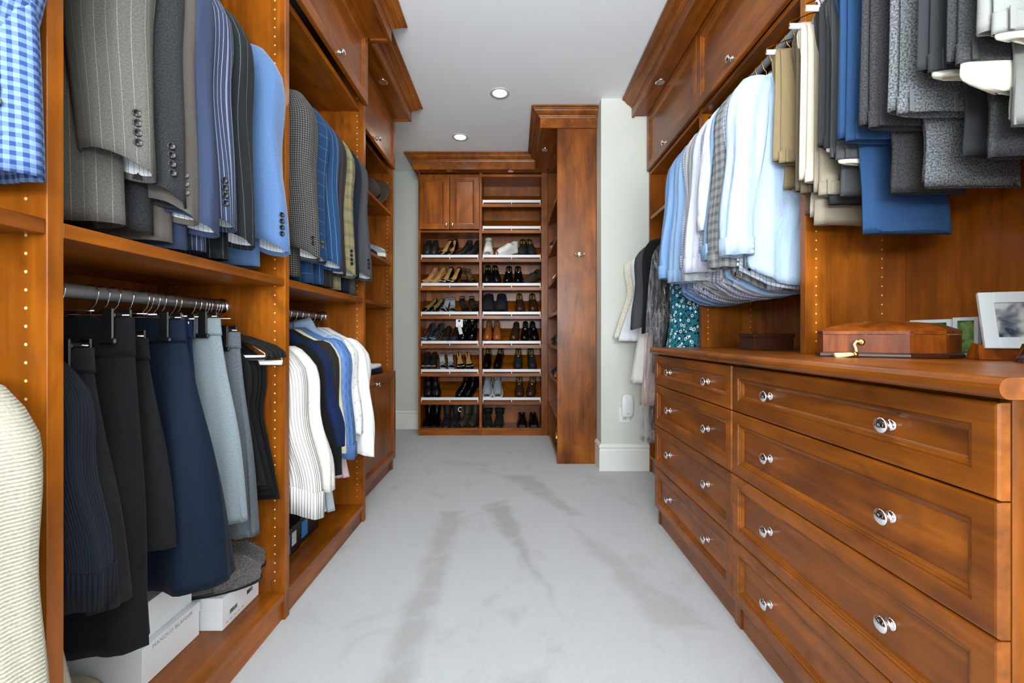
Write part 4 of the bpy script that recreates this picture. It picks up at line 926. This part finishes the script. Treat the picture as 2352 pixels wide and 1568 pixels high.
def plastic():
    t = NT('clear_garment_plastic'); tc = t.n('ShaderNodeTexCoord')
    n = t.noise(t.mapping(tc.outputs['Object'], (30, 30, 5)), 1, 4, .65, 2.0)
    tr = t.n('ShaderNodeBsdfTransparent'); gl = t.n('ShaderNodeBsdfGlossy'); gl.inputs['Roughness'].default_value = .12
    bp = t.n('ShaderNodeBump'); bp.inputs['Strength'].default_value = 1; bp.inputs['Distance'].default_value = .04; t.l(n, bp.inputs['Height']); t.l(bp.outputs[0], gl.inputs['Normal'])
    f = t.ramp(n, (.46, (.06, .06, .06)), (.62, (.40, .40, .40))); mx = t.n('ShaderNodeMixShader')
    t.l(f, mx.inputs[0]); t.l(tr.outputs[0], mx.inputs[1]); t.l(gl.outputs[0], mx.inputs[2])
    t.l(mx.outputs[0], t.t.nodes['Material Output'].inputs[0]); return t.m
gb = thing('garment_bag', 'clear shiny plastic garment bag over the black dress', 'garment bag', (1.07, 2.63, .38))
part('plastic_film', drape([(1.63, 1.08, 2.63, .05, .02), (1.57, 1.08, 2.63, .20, .045), (1.45, 1.08, 2.63, .25, .055), (1.0, 1.07, 2.63, .275, .06), (.38, 1.06, 2.63, .285, .062)], fold=.016, seed=11, freq=(7, 11, 17), n=80, m=40), plastic(), gb)
TEAL = fabric('teal_floral_print', (38, 104, 120), 'floral', (226, 232, 228), .026, heather=.05)
hang_top('dress', 'teal dress with black and white floral print behind the dresser end', 'dress', 2.47, 1.10, -1, TEAL, 1.6, .6, GL, hw=.22, ty=.04, sleeves=False, flare=1.22, fold=.01, **LK)
hang_top('blouse', 'black strappy top between garment bag and teal dress', 'blouse', 2.54, 1.10, -1, BLK, 1.61, .9, GL, hw=.18, ty=.02, sleeves=False, flare=1.3, **LK)
# ------------------------------------------------------------------ things on the dresser
jb = thing('jewellery_box', 'burl veneer jewellery box with domed lid and brass lock on the countertop', 'box', (1.11, 1.34, .955))
JP = [(.945, 1.33), (1.112, 1.222), (1.197, 1.205), (1.287, 1.25), (1.30, 1.35), (1.24, 1.43), (1.06, 1.455), (.985, 1.41)]
cxj = sum(p[0] for p in JP)/8; cyj = sum(p[1] for p in JP)/8
def jr(s, z, sx=1): return [(cxj+(x-cxj)*s, cyj+(y-cyj)*s, z) for x, y in JP]
part('plinth', loft([jr(1.035, .956), jr(1.045, .960), jr(1.045, .965), jr(1.02, .969), jr(1.0, .970)], True, True, True), DARKW, jb, smooth=False)
part('body', loft([jr(1.0, .970), jr(1.0, 1.022)], True, True, True), BURL, jb, smooth=False)
part('lid_rim', loft([jr(1.004, 1.0235), jr(1.004, 1.033)], True, True, True), BURL, jb, smooth=False)
part('domed_lid', loft([jr(1.0, 1.033), jr(.93, 1.040), jr(.8, 1.049), jr(.62, 1.056), jr(.4, 1.060), jr(.15, 1.062), jr(.01, 1.0622)], True, False, True), BURL, jb)
e0, e1 = Vector(JP[0]+(0,)), Vector(JP[1]+(0,)); ed = (e1-e0).normalized(); en = Vector((ed.y, -ed.x, 0)); em = e0.lerp(e1, .46)
lk = em+Vector((0, 0, 1.0)); Ml = Matrix.Translation(lk) @ Matrix.Rotation(math.atan2(en.y, en.x), 4, 'Z')
part('brass_lock', xf(lathe([(.0001, .004), (.004, .004), (.0085, .003), (.010, 0), (.0001, 0)], 18, 'x'), Ml), BRASS, jb)
ts = thing('key_tassel', 'cream silk tassel on a cord hanging from the jewellery box key', 'tassel', (.985, 1.235, .956))
q = lambda a, b, z: tuple(lk+en*a+ed*b+Vector((0, 0, z)))
SILK = plain('cream_silk_cord', (226, 196, 152), .6)
part('cord', tube([q(.006, 0, 0), q(.014, -.012, .003), q(.018, -.018, -.006), q(.02, -.014, -.02), q(.022, -.013, -.034)], .0035, 8), SILK, ts)
tk = lk+en*.024+ed*-.016; tk.z = .9645
part('knot', xf(lathe([(.0001, -.009), (.006, -.007), (.0085, 0), (.006, .007), (.0001, .009)], 14), Matrix.Translation(tk)), BRASS, ts)
te = tk+Vector((-.055, .006, -.004)); part('fringe', tube([tk+Vector((-.006, 0, 0)), tk.lerp(te, .25)+Vector((0, 0, .001)), tk.lerp(te, .6), te], [.0045, .006, .0075, .0085], 10), SILK, ts)
SILV = plain('silver_frame', (222, 229, 234), .22, .15)
def photo(name, seed, sky, mid, dark):
    t = NT(name); tc = t.n('ShaderNodeTexCoord'); P = tc.outputs['Object']
    a = t.noise(P, 22, 2, .5, .4); col = t.ramp(a, (.36, lin(dark)), (.48, lin(mid)), (.60, lin(sky)))
    t.l(col, t.b.inputs['Base Color']); t.set(Roughness=.12); return t.m
tf = thing('folding_photo_frame', 'low silver folding photo frame behind the jewellery box', 'photo frame', (1.32, 1.40, .955))
for i, (a, b, z1) in enumerate((((1.205, 1.50), (1.322, 1.457), 1.066), ((1.326, 1.452), (1.343, 1.335), 1.07), ((1.344, 1.328), (1.351, 1.262), 1.074))):
    A, B = Vector((*a, .957)), Vector((*b, .957)); d = (B-A); n = Vector((d.y, -d.x, 0)).normalized()*.006; w = d.normalized()*.01; up = Vector((0, 0, z1-.957)); u1 = Vector((0, 0, .01))
    def slab(P0, P1, h, nn, z=Vector((0, 0, 0))):
        return loft([[P0+z-nn, P1+z-nn, P1+z+nn, P0+z+nn], [P0+z+h-nn, P1+z+h-nn, P1+z+h+nn, P0+z+h+nn]], True, True, True)
    lf = part('frame_leaf', join(slab(A, A+w, up, n), slab(B-w, B, up, n), slab(A+w, B-w, u1, n), slab(A+w, B-w, u1, n, up-u1)), SILV, tf, smooth=False)
    part('photograph', slab(A+w, B-w, up-u1*2, n*.4, u1), photo('garden_photo_%d' % i, i, (120, 150, 90), (60, 90, 50), (30, 40, 70)), lf, smooth=False)
pf = thing('picture_frame', 'bright silver picture frame on a polished wooden wedge stand', 'picture frame', (1.31, 1.13, .955))
part('stand', loft([[(1.235, 1.155, .956), (1.37, 1.10, .956), (1.37, 1.16, .956), (1.26, 1.215, .956)], [(1.243, 1.165, .995), (1.37, 1.113, .98), (1.37, 1.15, .98), (1.262, 1.20, 1.0)]], True, True, True), BURL, pf, smooth=False)
PM = Matrix.Translation((1.252, 1.158, .985)) @ Matrix.Rotation(radians(-24), 4, 'Z') @ Matrix.Rotation(radians(-14), 4, 'X')
W, H, R = .128, .155, .03
part('frame', xf(join(box(0, R, -.006, .006, 0, H, .001), box(W-R, W, -.006, .006, 0, H, .001), box(R, W-R, -.006, .006, 0, R, .001), box(R, W-R, -.006, .006, H-R, H, .001)), PM), SILV, pf, smooth=False)
part('photograph', xf(box(R, W-R, -.002, .004, R, H-R, .0005), PM), photo('portrait_photo', 9, (190, 192, 192), (130, 134, 138), (50, 60, 78)), pf, smooth=False)
GL_ = NT('clear_crystal'); GL_.set(Base_Color=(.9, .95, 1, 1), Roughness=.02, Transmission_Weight=1.0, IOR=1.5)
cw = part('crystal_wedge', loft([[(1.195, 1.02, .956), (1.25, 1.0, .956), (1.26, 1.03, .956), (1.205, 1.05, .956)], [(1.213, 1.033, 1.0), (1.24, 1.02, 1.0), (1.25, 1.03, 1.0), (1.22, 1.045, 1.0)]], True, True, True), GL_.m, smooth=False)
tag(cw, 'small clear crystal ornament beside the silver picture frame', 'ornament')
db = thing('keepsake_box', 'dark wooden keepsake box in the shadow under the shirts', 'box', (1.12, 1.93, .955))
part('base', box(1.04, 1.21, 1.88, 2.0, .956, 1.008, .002), DARKW, db, smooth=False)
part('lid', box(1.035, 1.215, 1.875, 2.005, 1.010, 1.028, .004), DARKW, db, smooth=False)
# ------------------------------------------------------------------ shoes
LEATH = {k: plain('shoe_leather_'+k, c, r) for k, c, r in (('black', (14, 14, 15), .28), ('matte_black', (20, 21, 22), .7), ('patent', (8, 8, 9), .08), ('brown', (58, 36, 24), .25), ('tan', (150, 82, 34), .3), ('white', (226, 226, 222), .5), ('navy', (14, 18, 28), .9), ('slate', (52, 66, 84), .4), ('silver', (140, 148, 156), .4), ('suede_brown', (56, 42, 34), .9), ('olive_brown', (54, 46, 36), .6), ('dark_green', (32, 38, 38), .4), ('nude', (168, 118, 66), .5), ('red', (120, 30, 30), .5))}
INS = {k: plain('insole_'+k, c, .5) for k, c in (('tan', (196, 152, 92)), ('dark', (40, 34, 28)), ('gold', (142, 120, 62)), ('grey', (170, 172, 172)), ('brown', (110, 80, 40)))}
SOLEB = plain('black_sole', (18, 16, 15), .5); SOLEW = plain('white_sole', (232, 232, 228), .6); PEARL = plain('pearl_stud', (240, 228, 196), .2)
def shoe_parts(kind, L=.29, W=1.0):
    """list of (part name, geometry, role, parent index) in shoe space: toe to -y, sole at z=0"""
    P = dict(
      pump=dict(w=[(0, .006), (.025, .018), (.09, .030), (.35, .027), (.68, .040), (.88, .027), (1, .006)], h=[(0, .060), (.1, .060), (.4, .040), (.6, .030), (.75, .036), (.9, .026), (1, .012)], op=.76, hh=.048, sole=.004),
      flat=dict(w=[(0, .007), (.025, .019), (.09, .031), (.35, .028), (.68, .041), (.9, .032), (1, .012)], h=[(0, .052), (.1, .052), (.4, .034), (.7, .032), (.85, .032), (1, .016)], op=.72, hh=.012, sole=.005),
      loafer=dict(w=[(0, .008), (.025, .022), (.09, .035), (.3, .035), (.66, .050), (.88, .042), (1, .018)], h=[(0, .070), (.12, .068), (.35, .054), (.48, .074), (.7, .056), (.88, .044), (1, .022)], op=.44, hh=.02, sole=.009),
      oxford=dict(w=[(0, .008), (.025, .022), (.09, .035), (.3, .035), (.66, .049), (.88, .040), (1, .015)], h=[(0, .074), (.12, .072), (.33, .062), (.42, .082), (.6, .064), (.8, .048), (1, .022)], op=.38, hh=.022, sole=.010),
      sneaker=dict(w=[(0, .010), (.025, .025), (.09, .039), (.3, .038), (.66, .050), (.88, .046), (1, .024)], h=[(0, .078), (.12, .076), (.33, .066), (.40, .086), (.6, .066), (.8, .052), (1, .030)], op=.37, hh=.006, sole=.026),
      slipper=dict(w=[(0, .010), (.03, .030), (.1, .046), (.3, .050), (.66, .056), (.88, .052), (1, .030)], h=[(0, .07), (.12, .075), (.35, .07), (.48, .088), (.7, .078), (.88, .062), (1, .034)], op=.42, hh=.004, sole=.014),
      boot=dict(w=[(0, .008), (.025, .022), (.09, .036), (.3, .036), (.66, .047), (.88, .040), (1, .018)], h=[(0, .085), (.12, .092), (.35, .100), (.45, .090), (.6, .068), (.8, .050), (1, .026)], op=-1, hh=.026, sole=.012),
      sandal=dict(w=[(0, .022), (.08, .030), (.35, .026), (.68, .038), (.9, .030), (1, .012)], h=[(0, .01), (1, .01)], op=2, hh=.05, sole=.006))[kind]
    hh, so = P['hh'], P['sole']; N = 24; out = []
    base = lambda s: hh*(1-sm(0, 1, (s-.12)/.5))+so
    ww = lambda s: interp(P['w'], s)[0]*W
    yy = lambda s: L/2-s*L
    # sole
    S = [0, .008, .02, .04, .07, .11]+[.11+.89*(i+1)/(N-5) for i in range(N-5)]
    ring = [(ww(s), s) for s in S]+[(-ww(s), s) for s in S[::-1]]
    rows = [[(x*1.05+(.002 if x > 0 else -.002), yy(s), base(s)-so) for x, s in ring], [(x*1.06+(.002 if x > 0 else -.002), yy(s), base(s)) for x, s in ring]]
    out.append(('sole', loft(rows, True, True, True), 'sole', None))
    if hh > .008:
        h0 = .24 if hh < .04 else .13
        sect = [s for s in S if s <= h0]; k = .5 if hh > .04 else 1.0
        hr = [(ww(s), s) for s in sect]+[(-ww(s), s) for s in sect[::-1]]
        out.append(('heel', loft([[(x*k*.9, yy(s*k*.8)-.0, 0) for x, s in hr], [(x*.98, yy(s), base(s)-so) for x, s in hr]], True, True, True), 'sole', None))
    n = 14
    if kind == 'sandal':
        for sc, hgt in ((.62, .045), (.78, .036)):
            rows = []
            for ds in (-.035, .035):
                s = sc+ds; w = ww(s)+.001; rows.append([(w*cos(pi*j/10), yy(s), base(s)+hgt*sin(pi*j/10)) for j in range(11)])
            out.append(('toe_strap', loft(rows, False), 'upper', None))
        rows = []
        for dz in (0, .010):
            rows.append([(1.05*ww(.15)*cos(a), yy(.16)+.030*sin(a), base(.1)+.030+dz) for a in [2*pi*j/16 for j in range(16)]])
        out.append(('ankle_strap', loft(rows, True), 'upper', None))
        rows = [[(ww(s)*.96, yy(s), base(s)+.001) for s in S], [(-ww(s)*.96, yy(s), base(s)+.001) for s in S]]
        out.append(('insole', loft(rows, False), 'insole', None)); return out
    rows = []; opn = []
    for s in S:
        w, h, b = ww(s), interp(P['h'], s)[0], base(s); row = []
        o = s < P['op']; opn.append(o)
        for j in range(n):
            if o:
                a = (j if j < n/2 else n-1-j)/(n/2-1); sg = 1 if j < n/2 else -1
                row.append((sg*w*(1-.16*a*a), yy(s), b+h*a))
            else:
                a = pi*j/(n-1); row.append((w*spow(cos(a), .8), yy(s), b+h*spow(sin(a), .75)))
        rows.append(row)
    V, Fc, U = loft(rows, False); keep = []; ku = []
    for f, u in zip(Fc, U):
        i, j = f[0]//n, f[0] % n
        if j == n//2-1 and (opn[i] and opn[min(N, i+1)]): continue
        keep.append(f); ku.append(u)
    # heel counter closes the back
    if kind != 'boot' or True:
        if opn[0]:
            hc = loft([[rows[0][j] for j in range(n//2)], [(rows[0][j][0]*.3, rows[0][j][1]+.008, rows[0][j][2]) for j in range(n//2)], [(rows[0][n-1-j][0]*.3, rows[0][j][1]+.008, rows[0][j][2]) for j in range(n//2)], [rows[0][n-1-j] for j in range(n//2)]], False)
            g = join((V, keep, ku), hc)
        else: g = (V, keep+[[j for j in range(n)]], ku+[[0]*2*n])
        toe = rows[-1]; g = (g[0], g[1]+[[(N*n)+j for j in range(n)][::-1]], g[2]+[[0]*2*n])
    out.append(('upper', g, 'upper', None)); ui = len(out)-1
    if P['op'] > 0:
        rows = []
        for s in S:
            if s > P['op']+.12: break
            w, h, b = ww(s)*.93, min(interp(P['h'], s)[0], .05)*.96, base(s)
            rows.append([(sg*w*x, yy(s)-(.004 if s == 0 else 0), b+h*z) for sg, x, z in ((1, .86, 1), (1, .93, .5), (1, .9, .06), (1, .3, .03), (-1, .3, .03), (-1, .9, .06), (-1, .93, .5), (-1, .86, 1))])
        out.append(('insole', loft(rows, False), 'insole', None))
    def strap(sc, wd, k, role, nm, dz=.001):
        rows = []
        for ds in (-wd, wd):
            s = sc+ds; w, h, b = ww(s)+dz, interp(P['h'], s)[0]+dz*1.5, base(s)
            rows.append([(w*spow(cos(a), .8), yy(s), b+h*spow(sin(a), .75)) for a in [pi/2-k+2*k*j/12 for j in range(13)]])
        return (nm, loft(rows, False), role, ui)
    if kind == 'loafer':
        out.append(strap(.52, .035, 1.25, 'upper', 'saddle_strap', .002)); 
    if kind in ('oxford', 'sneaker', 'boot'):
        gs = []
        for sc in ((.46, .51, .56, .61) if kind != 'boot' else (.5, .56, .62)):
            gs.append(strap(sc, .007, .42, 'lace', 'x', .0025)[1])
        out.append(('laces', join(*gs), 'lace', ui))
    return out
SHOE_LIB = {}
def shaft(h, top=.055, bot=.043, L=.29):
    K = [(.10, 0, L/2-.062, bot*.86, bot*1.35), (.14, 0, L/2-.055, bot*.9, bot*1.15), (.10+h*.6, 0, L/2-.055, (bot+top)/2, (bot+top)/2*1.1), (.10+h, 0, L/2-.052, top, top*1.1)]
    return K
def shoe(label, kind, M, upper, ins='tan', L=.28, sole=None, lace=None, deco=None, sh=0, W=1.0, group=None):
    name = {'pump': 'heeled_pump', 'flat': 'ballet_flat', 'boot': 'ankle_boot' if sh < .2 else 'tall_boot'}.get(kind, kind if kind not in ('oxford',) else 'oxford_shoe')
    r = thing(name, label, 'boot' if kind == 'boot' else 'slipper' if kind == 'slipper' else 'sandal' if kind == 'sandal' else 'sneaker' if kind == 'sneaker' else 'shoe', M.translation, group, rot=M.to_euler(), off=False)
    mats = {'upper': LEATH[upper], 'insole': INS[ins], 'sole': sole or SOLEB, 'lace': lace or LEATH[upper]}
    key = (kind, L, W)
    if key not in SHOE_LIB:
        SHOE_LIB[key] = [(nm, mesh(nm, *g, smooth=(role != 'sole')), role, pi_) for nm, g, role, pi_ in shoe_parts(kind, L, W)]
    made = []
    for nm, me, role, pi_ in SHOE_LIB[key]:
        if not me.materials: me.materials.append(mats[role])
        o = part(nm, None, None, made[pi_] if pi_ is not None else r, me=me)
        o.material_slots[0].link = 'OBJECT'; o.material_slots[0].material = mats[role]; made.append(o)
    if sh:
        K = shaft(sh, L=L); rows = []
        for z, x, y, a, b in [K[0], K[1], K[2], K[3], (K[3][0]-.002, 0, K[3][2], K[3][3]*.9, K[3][4]*.9), (K[3][0]-.06, 0, K[3][2], K[3][3]*.85, K[3][4]*.85)]:
            rows.append([(x+a*cos(2*pi*j/20), y+b*sin(2*pi*j/20), z) for j in range(20)])
        part('shaft', loft(rows, True, True, True), mats['upper'], r)
    if deco == 'bit':
        part('metal_bit', tube([(-.024, -.012, .078), (-.012, -.014, .088), (0, -.014, .091), (.012, -.014, .088), (.024, -.012, .078)], .0032, 6), CHROME, r)
    if deco == 'studs' and not sh:
        gs = []
        for j in range(7):
            a = pi*(j+.5)/7; gs.append(xf(lathe([(.0001, -.004), (.004, -.002), (.0045, 0), (.003, .003), (.0001, .004)], 8), Matrix.Translation((.034*cos(a), -L*.34-.012*sin(a), .030+.008*sin(a)))))
        part('studs', join(*gs), PEARL, r, kind='stuff')
    if deco == 'studs' and sh:
        gs = []
        for q in (-1, 1):
            for j in range(7): gs.append(xf(lathe([(.0001, -.003), (.003, -.0015), (.0035, 0), (.0001, .003)], 6), Matrix.Translation((q*.028, L/2-.10+.004*j-.01*(j < 2), .10+sh*(j+.3)/7.5))))
        part('studs', join(*gs), CHROME, r, kind='stuff')
        part('zip', tube([(0, L/2-.115, .1), (.0, L/2-.108, .1+sh*.5), (-.006, L/2-.115, .1+sh*.95)], .0028, 6), CHROME, r)
    return r
def on_shelf(px, z, L, yaw=0, back=0, lift=.0015, roll=0):
    d = L/2*abs(cos(radians(yaw)))+.045+back
    y = SY+d*cos(SLOPE); zz = z+d*sin(SLOPE)
    x = (px-1180)*(y)/F
    return Matrix.Translation((x, y, zz+lift+.001)) @ Matrix.Rotation(SLOPE, 4, 'X') @ Matrix.Rotation(radians(yaw), 4, 'Z') @ Matrix.Rotation(radians(roll), 4, 'Y')
ORD = {2: 'first', 3: 'second', 4: 'third', 5: 'fourth', 6: 'fifth', 7: 'sixth', 8: 'bottom'}
def pair(col, row, what, kind, xs, upper, yaw=0, **kw):
    L = kw.pop('L', .27); back = kw.pop('back', 0)
    for i, px in enumerate(xs):
        side = ('left', 'right')[i] if len(xs) == 2 else 'single'
        lb = '%s %s, %s shelf of %s shoe cabinet' % (side, what, ORD[row]+(' filled' if row != 8 else ''), col)
        yw = yaw[i] if isinstance(yaw, (list, tuple)) else yaw
        if row == 8:
            M = Matrix.Translation(((px-1180)*(SY+.16)/F, SY+.02+L/2, .0765)) @ Matrix.Rotation(radians(yw), 4, 'Z')
        else: M = on_shelf(px, SHZ[row], L, yw, back)
        shoe(lb, kind, M, upper, L=L, group='shoes in the %s shoe cabinet' % col, **kw)
A = 'left'; Bc = 'right'
pair(A, 2, 'dark green loafer', 'loafer', (984, 999), 'dark_green', ins='dark', L=.25, W=.85)
pair(A, 2, 'black pump with tan insole', 'pump', (1024, 1039), 'black', yaw=(-28, -16), ins='tan', L=.25)
pair(A, 2, 'plain black stiletto pump', 'pump', (1067, 1087), 'matte_black', yaw=(-34, -34), ins='dark', L=.25)
pair(A, 3, 'nude brown pump', 'pump', (989, 1007), 'nude', yaw=(-32, -32), ins='tan', L=.24, deco='studs')
pair(A, 3, 'black studded pump with tan insole', 'pump', (1027, 1045), 'black', yaw=(-26, -26), ins='tan', L=.24, deco='studs')
pair(A, 3, 'dark strappy sandal', 'sandal', (1066, 1083), 'brown', yaw=(8, 28), ins='brown', L=.24)
pair(A, 4, 'black flat with gold insole', 'flat', (988, 1003), 'patent', yaw=(-30, -30), ins='gold', L=.24)
pair(A, 4, 'silver grey open sandal', 'sandal', (1023, 1040), 'silver', yaw=(-14, 6), ins='grey', L=.24)
pair(A, 4, 'thin black strappy sandal', 'sandal', (1067, 1089), 'black', yaw=(20, 20), ins='dark', L=.24)
pair(A, 5, 'slate blue pump', 'pump', (984, 1004), 'slate', yaw=(-24, -24), ins='dark', L=.24, deco='studs')
pair(A, 5, 'low black flat', 'flat', (1026, 1046), 'matte_black', yaw=(-10, -10), ins='dark', L=.23, back=.0)
pair(A, 5, 'black studded zip boot', 'boot', (1068, 1086), 'patent', yaw=(-14, -4), sh=.10, deco='studs', L=.25)
pair(A, 6, 'black flat with pearl studs', 'flat', (981, 996), 'matte_black', ins='dark', L=.25, deco='studs')
pair(A, 6, 'jewelled silver sandal', 'sandal', (1017, 1036), 'silver', yaw=(12, 12), ins='grey', L=.23)
pair(A, 6, 'black pump with honey tan insole', 'flat', (1057, 1077), 'patent', yaw=(12, 12), ins='tan', L=.25, deco='studs')
pair(A, 7, 'black laced boot at the left side', 'boot', (985, 1002), 'black', yaw=(6, 10), sh=.13, L=.26)
pair(A, 7, 'black glossy boot at the right side', 'boot', (1066, 1083), 'patent', yaw=(-28, -24), sh=.13, L=.26)
pair(A, 8, 'tall shiny black riding boot', 'boot', (984, 1002), 'patent', sh=.20, L=.25)
pair(A, 8, 'matte black suede boot', 'boot', (1027, 1046), 'matte_black', yaw=(4, -4), sh=.14, L=.25)
pair(A, 8, 'olive brown boot', 'boot', (1068, 1088), 'olive_brown', yaw=(-24, -18), sh=.18, L=.25)
pair(Bc, 2, 'upright white sneaker', 'sneaker', (1122,), 'white', ins='gold', sole=SOLEW, L=.29)
pair(Bc, 2, 'sideways white sneaker', 'sneaker', (1165,), 'white', yaw=-56, ins='grey', sole=SOLEW, L=.25, back=.02)
pair(Bc, 2, 'black suede loafer', 'loafer', (1201, 1219), 'matte_black', yaw=(0, 8), ins='gold', L=.29, W=.9)
pair(Bc, 3, 'pointed black dress shoe', 'oxford', (1120, 1140), 'black', yaw=(0, 9), ins='gold', L=.29, W=.92)
pair(Bc, 3, 'black horsebit loafer', 'loafer', (1168, 1191), 'patent', yaw=(-3, 3), ins='brown', L=.28, deco='bit')
pair(Bc, 3, 'sideways brown suede shoe', 'loafer', (1222,), 'suede_brown', yaw=-46, ins='dark', L=.24, back=.02)
pair(Bc, 4, 'oversized dark navy slipper', 'slipper', (1122, 1152), 'navy', ins='dark', L=.30, W=1.12)
pair(Bc, 4, 'brown leather loafer', 'loafer', (1194, 1224), 'brown', yaw=(2, 2), ins='gold', L=.28, W=.95)
pair(Bc, 5, 'tan leather brogue', 'oxford', (1122, 1142), 'tan', yaw=(-3, 3), ins='gold', L=.28, W=.95)
pair(Bc, 5, 'dark brown black loafer', 'loafer', (1183,), 'brown', yaw=-8, ins='dark', L=.27, W=.95)
pair(Bc, 5, 'glossy black bit loafer', 'loafer', (1206, 1226), 'patent', yaw=(-3, 6), ins='dark', L=.28, W=.9, deco='bit')
pair(Bc, 6, 'glossy black lace-up shoe', 'oxford', (1120, 1146), 'patent', yaw=(-3, -10), ins='gold', L=.29, W=.88)
pair(Bc, 6, 'black velvet bit loafer', 'loafer', (1190, 1221), 'matte_black', yaw=(-2, 4), ins='gold', L=.29, W=.9, deco='bit')
pair(Bc, 7, 'silver grey running sneaker', 'sneaker', (1120, 1143), 'silver', yaw=(0, 3), ins='grey', sole=SOLEW, L=.29)
pair(Bc, 7, 'brown horsebit loafer', 'loafer', (1193, 1221), 'brown', yaw=(0, -9), ins='gold', L=.29, W=.95, deco='bit')
pair(Bc, 8, 'black lace-up ankle boot', 'boot', (1121, 1146), 'matte_black', yaw=(4, -4), sh=.06, L=.28)
pair(Bc, 8, 'black walking shoe', 'sneaker', (1199, 1225), 'black', ins='dark', L=.28)
# hanging paper tags and a white hook in the left cabinet
tt = thing('paper_tag', 'white paper tag hanging from the shelf edge above black boots', 'tag', (-.575, SY+.01, 1.10))
part('card', box(-.590, -.520, SY+.012, SY+.0128, 1.105, 1.184, .0002), WHITEP, tt, smooth=False); part('slip', xf(box(-.018, .018, -.0004, .0004, -.075, .02, .0001), Matrix.Translation((-.555, SY+.0108, 1.105)) @ Matrix.Rotation(radians(-14), 4, 'Y')), plain('pale_receipt', (214, 214, 212), .6), tt, smooth=False)
part('seal', xf(lathe([(.0001, -.0006), (.012, -.0006), (.012, .0003), (.0001, .0003)], 14, 'y'), Matrix.Translation((-.557, SY+.0112, 1.168))), INKD, tt, smooth=False)
hw_ = part('boot_hook', tube([(X_(1057, 4.5)+.020*cos(a), 4.5, .255+.022*sin(a)) for a in [radians(40+j*24) for j in range(12)]], .0045, 8), WHITEP); tag(hw_, 'white plastic hook standing between black and olive boots', 'hook')
# things in the shoe tower, showing past its end panel
def tower_shoe(label, kind, row, y, upper, yaw, **kw):
    z = TZ[row]; ang = math.atan2(.11, .297); L = kw.get('L', .27); d = L/2*abs(cos(radians(yaw)))+.01
    M = Matrix.Translation((.350+d*cos(ang), y, z+d*sin(ang)+.002)) @ Matrix.Rotation(-ang, 4, 'Y') @ Matrix.Rotation(radians(-90+yaw), 4, 'Z')
    shoe(label, kind, M, upper, group='shoes in the tall shoe tower', **kw)
tower_shoe('black shoe on the upper tower shelf', 'loafer', 1, 3.95, 'matte_black', 0, L=.27)
tower_shoe('dark sneaker on the upper tower shelf', 'sneaker', 1, 4.12, 'black', 0, L=.27, sole=SOLEW)
tower_shoe('white soled sandal on the third tower shelf', 'flat', 2, 3.95, 'white', 0, L=.25)
tower_shoe('black sandal low on the fourth tower shelf', 'sandal', 3, 3.95, 'black', 0, L=.25)
tower_shoe('black trainer on the fifth tower shelf', 'sneaker', 4, 4.0, 'black', 0, L=.27)
tower_shoe('navy trainer on the sixth tower shelf', 'sneaker', 5, 3.95, 'navy', 0, L=.27, lace=INS['tan'])
tower_shoe('tan trainer beside the navy one in the tower', 'loafer', 5, 3.8, 'tan', 0, L=.26)
bt = thing('brass_bell', 'small brass handled bell on the bottom of the shoe tower', 'ornament', (.40, 4.05, .0605))
part('bell', xf(lathe([(.0001, .0), (.042, 0), (.040, .012), (.030, .035), (.022, .055), (.010, .062), (.0001, .064)], 20), Matrix.Translation((.40, 4.05, .0605))), BRASS, bt)
part('finial', xf(lathe([(.0001, .062), (.005, .064), (.004, .085), (.008, .093), (.0001, .1)], 12), Matrix.Translation((.40, 4.05, .0605))), BRASS, bt)
shoe('dark shoe on the floor of the tower', 'loafer', Matrix.Translation((.50, 3.85, .062)) @ Matrix.Rotation(radians(-90), 4, 'Z'), 'black', ins='dark', L=.27, group='shoes in the tall shoe tower')
# shoes on the shallow left shelves
def left_shoe(label, kind, y, z, yaw, upper, **kw):
    shoe(label, kind, Matrix.Translation((-1.075, y, z)) @ Matrix.Rotation(radians(90+yaw), 4, 'Z'), upper, group='shoes on the shallow left shelves', **kw)
left_shoe('grey patterned sneaker on the second left shelf', 'sneaker', 3.22, 1.6, 10, 'silver', ins='grey', sole=SOLEW, L=.25)
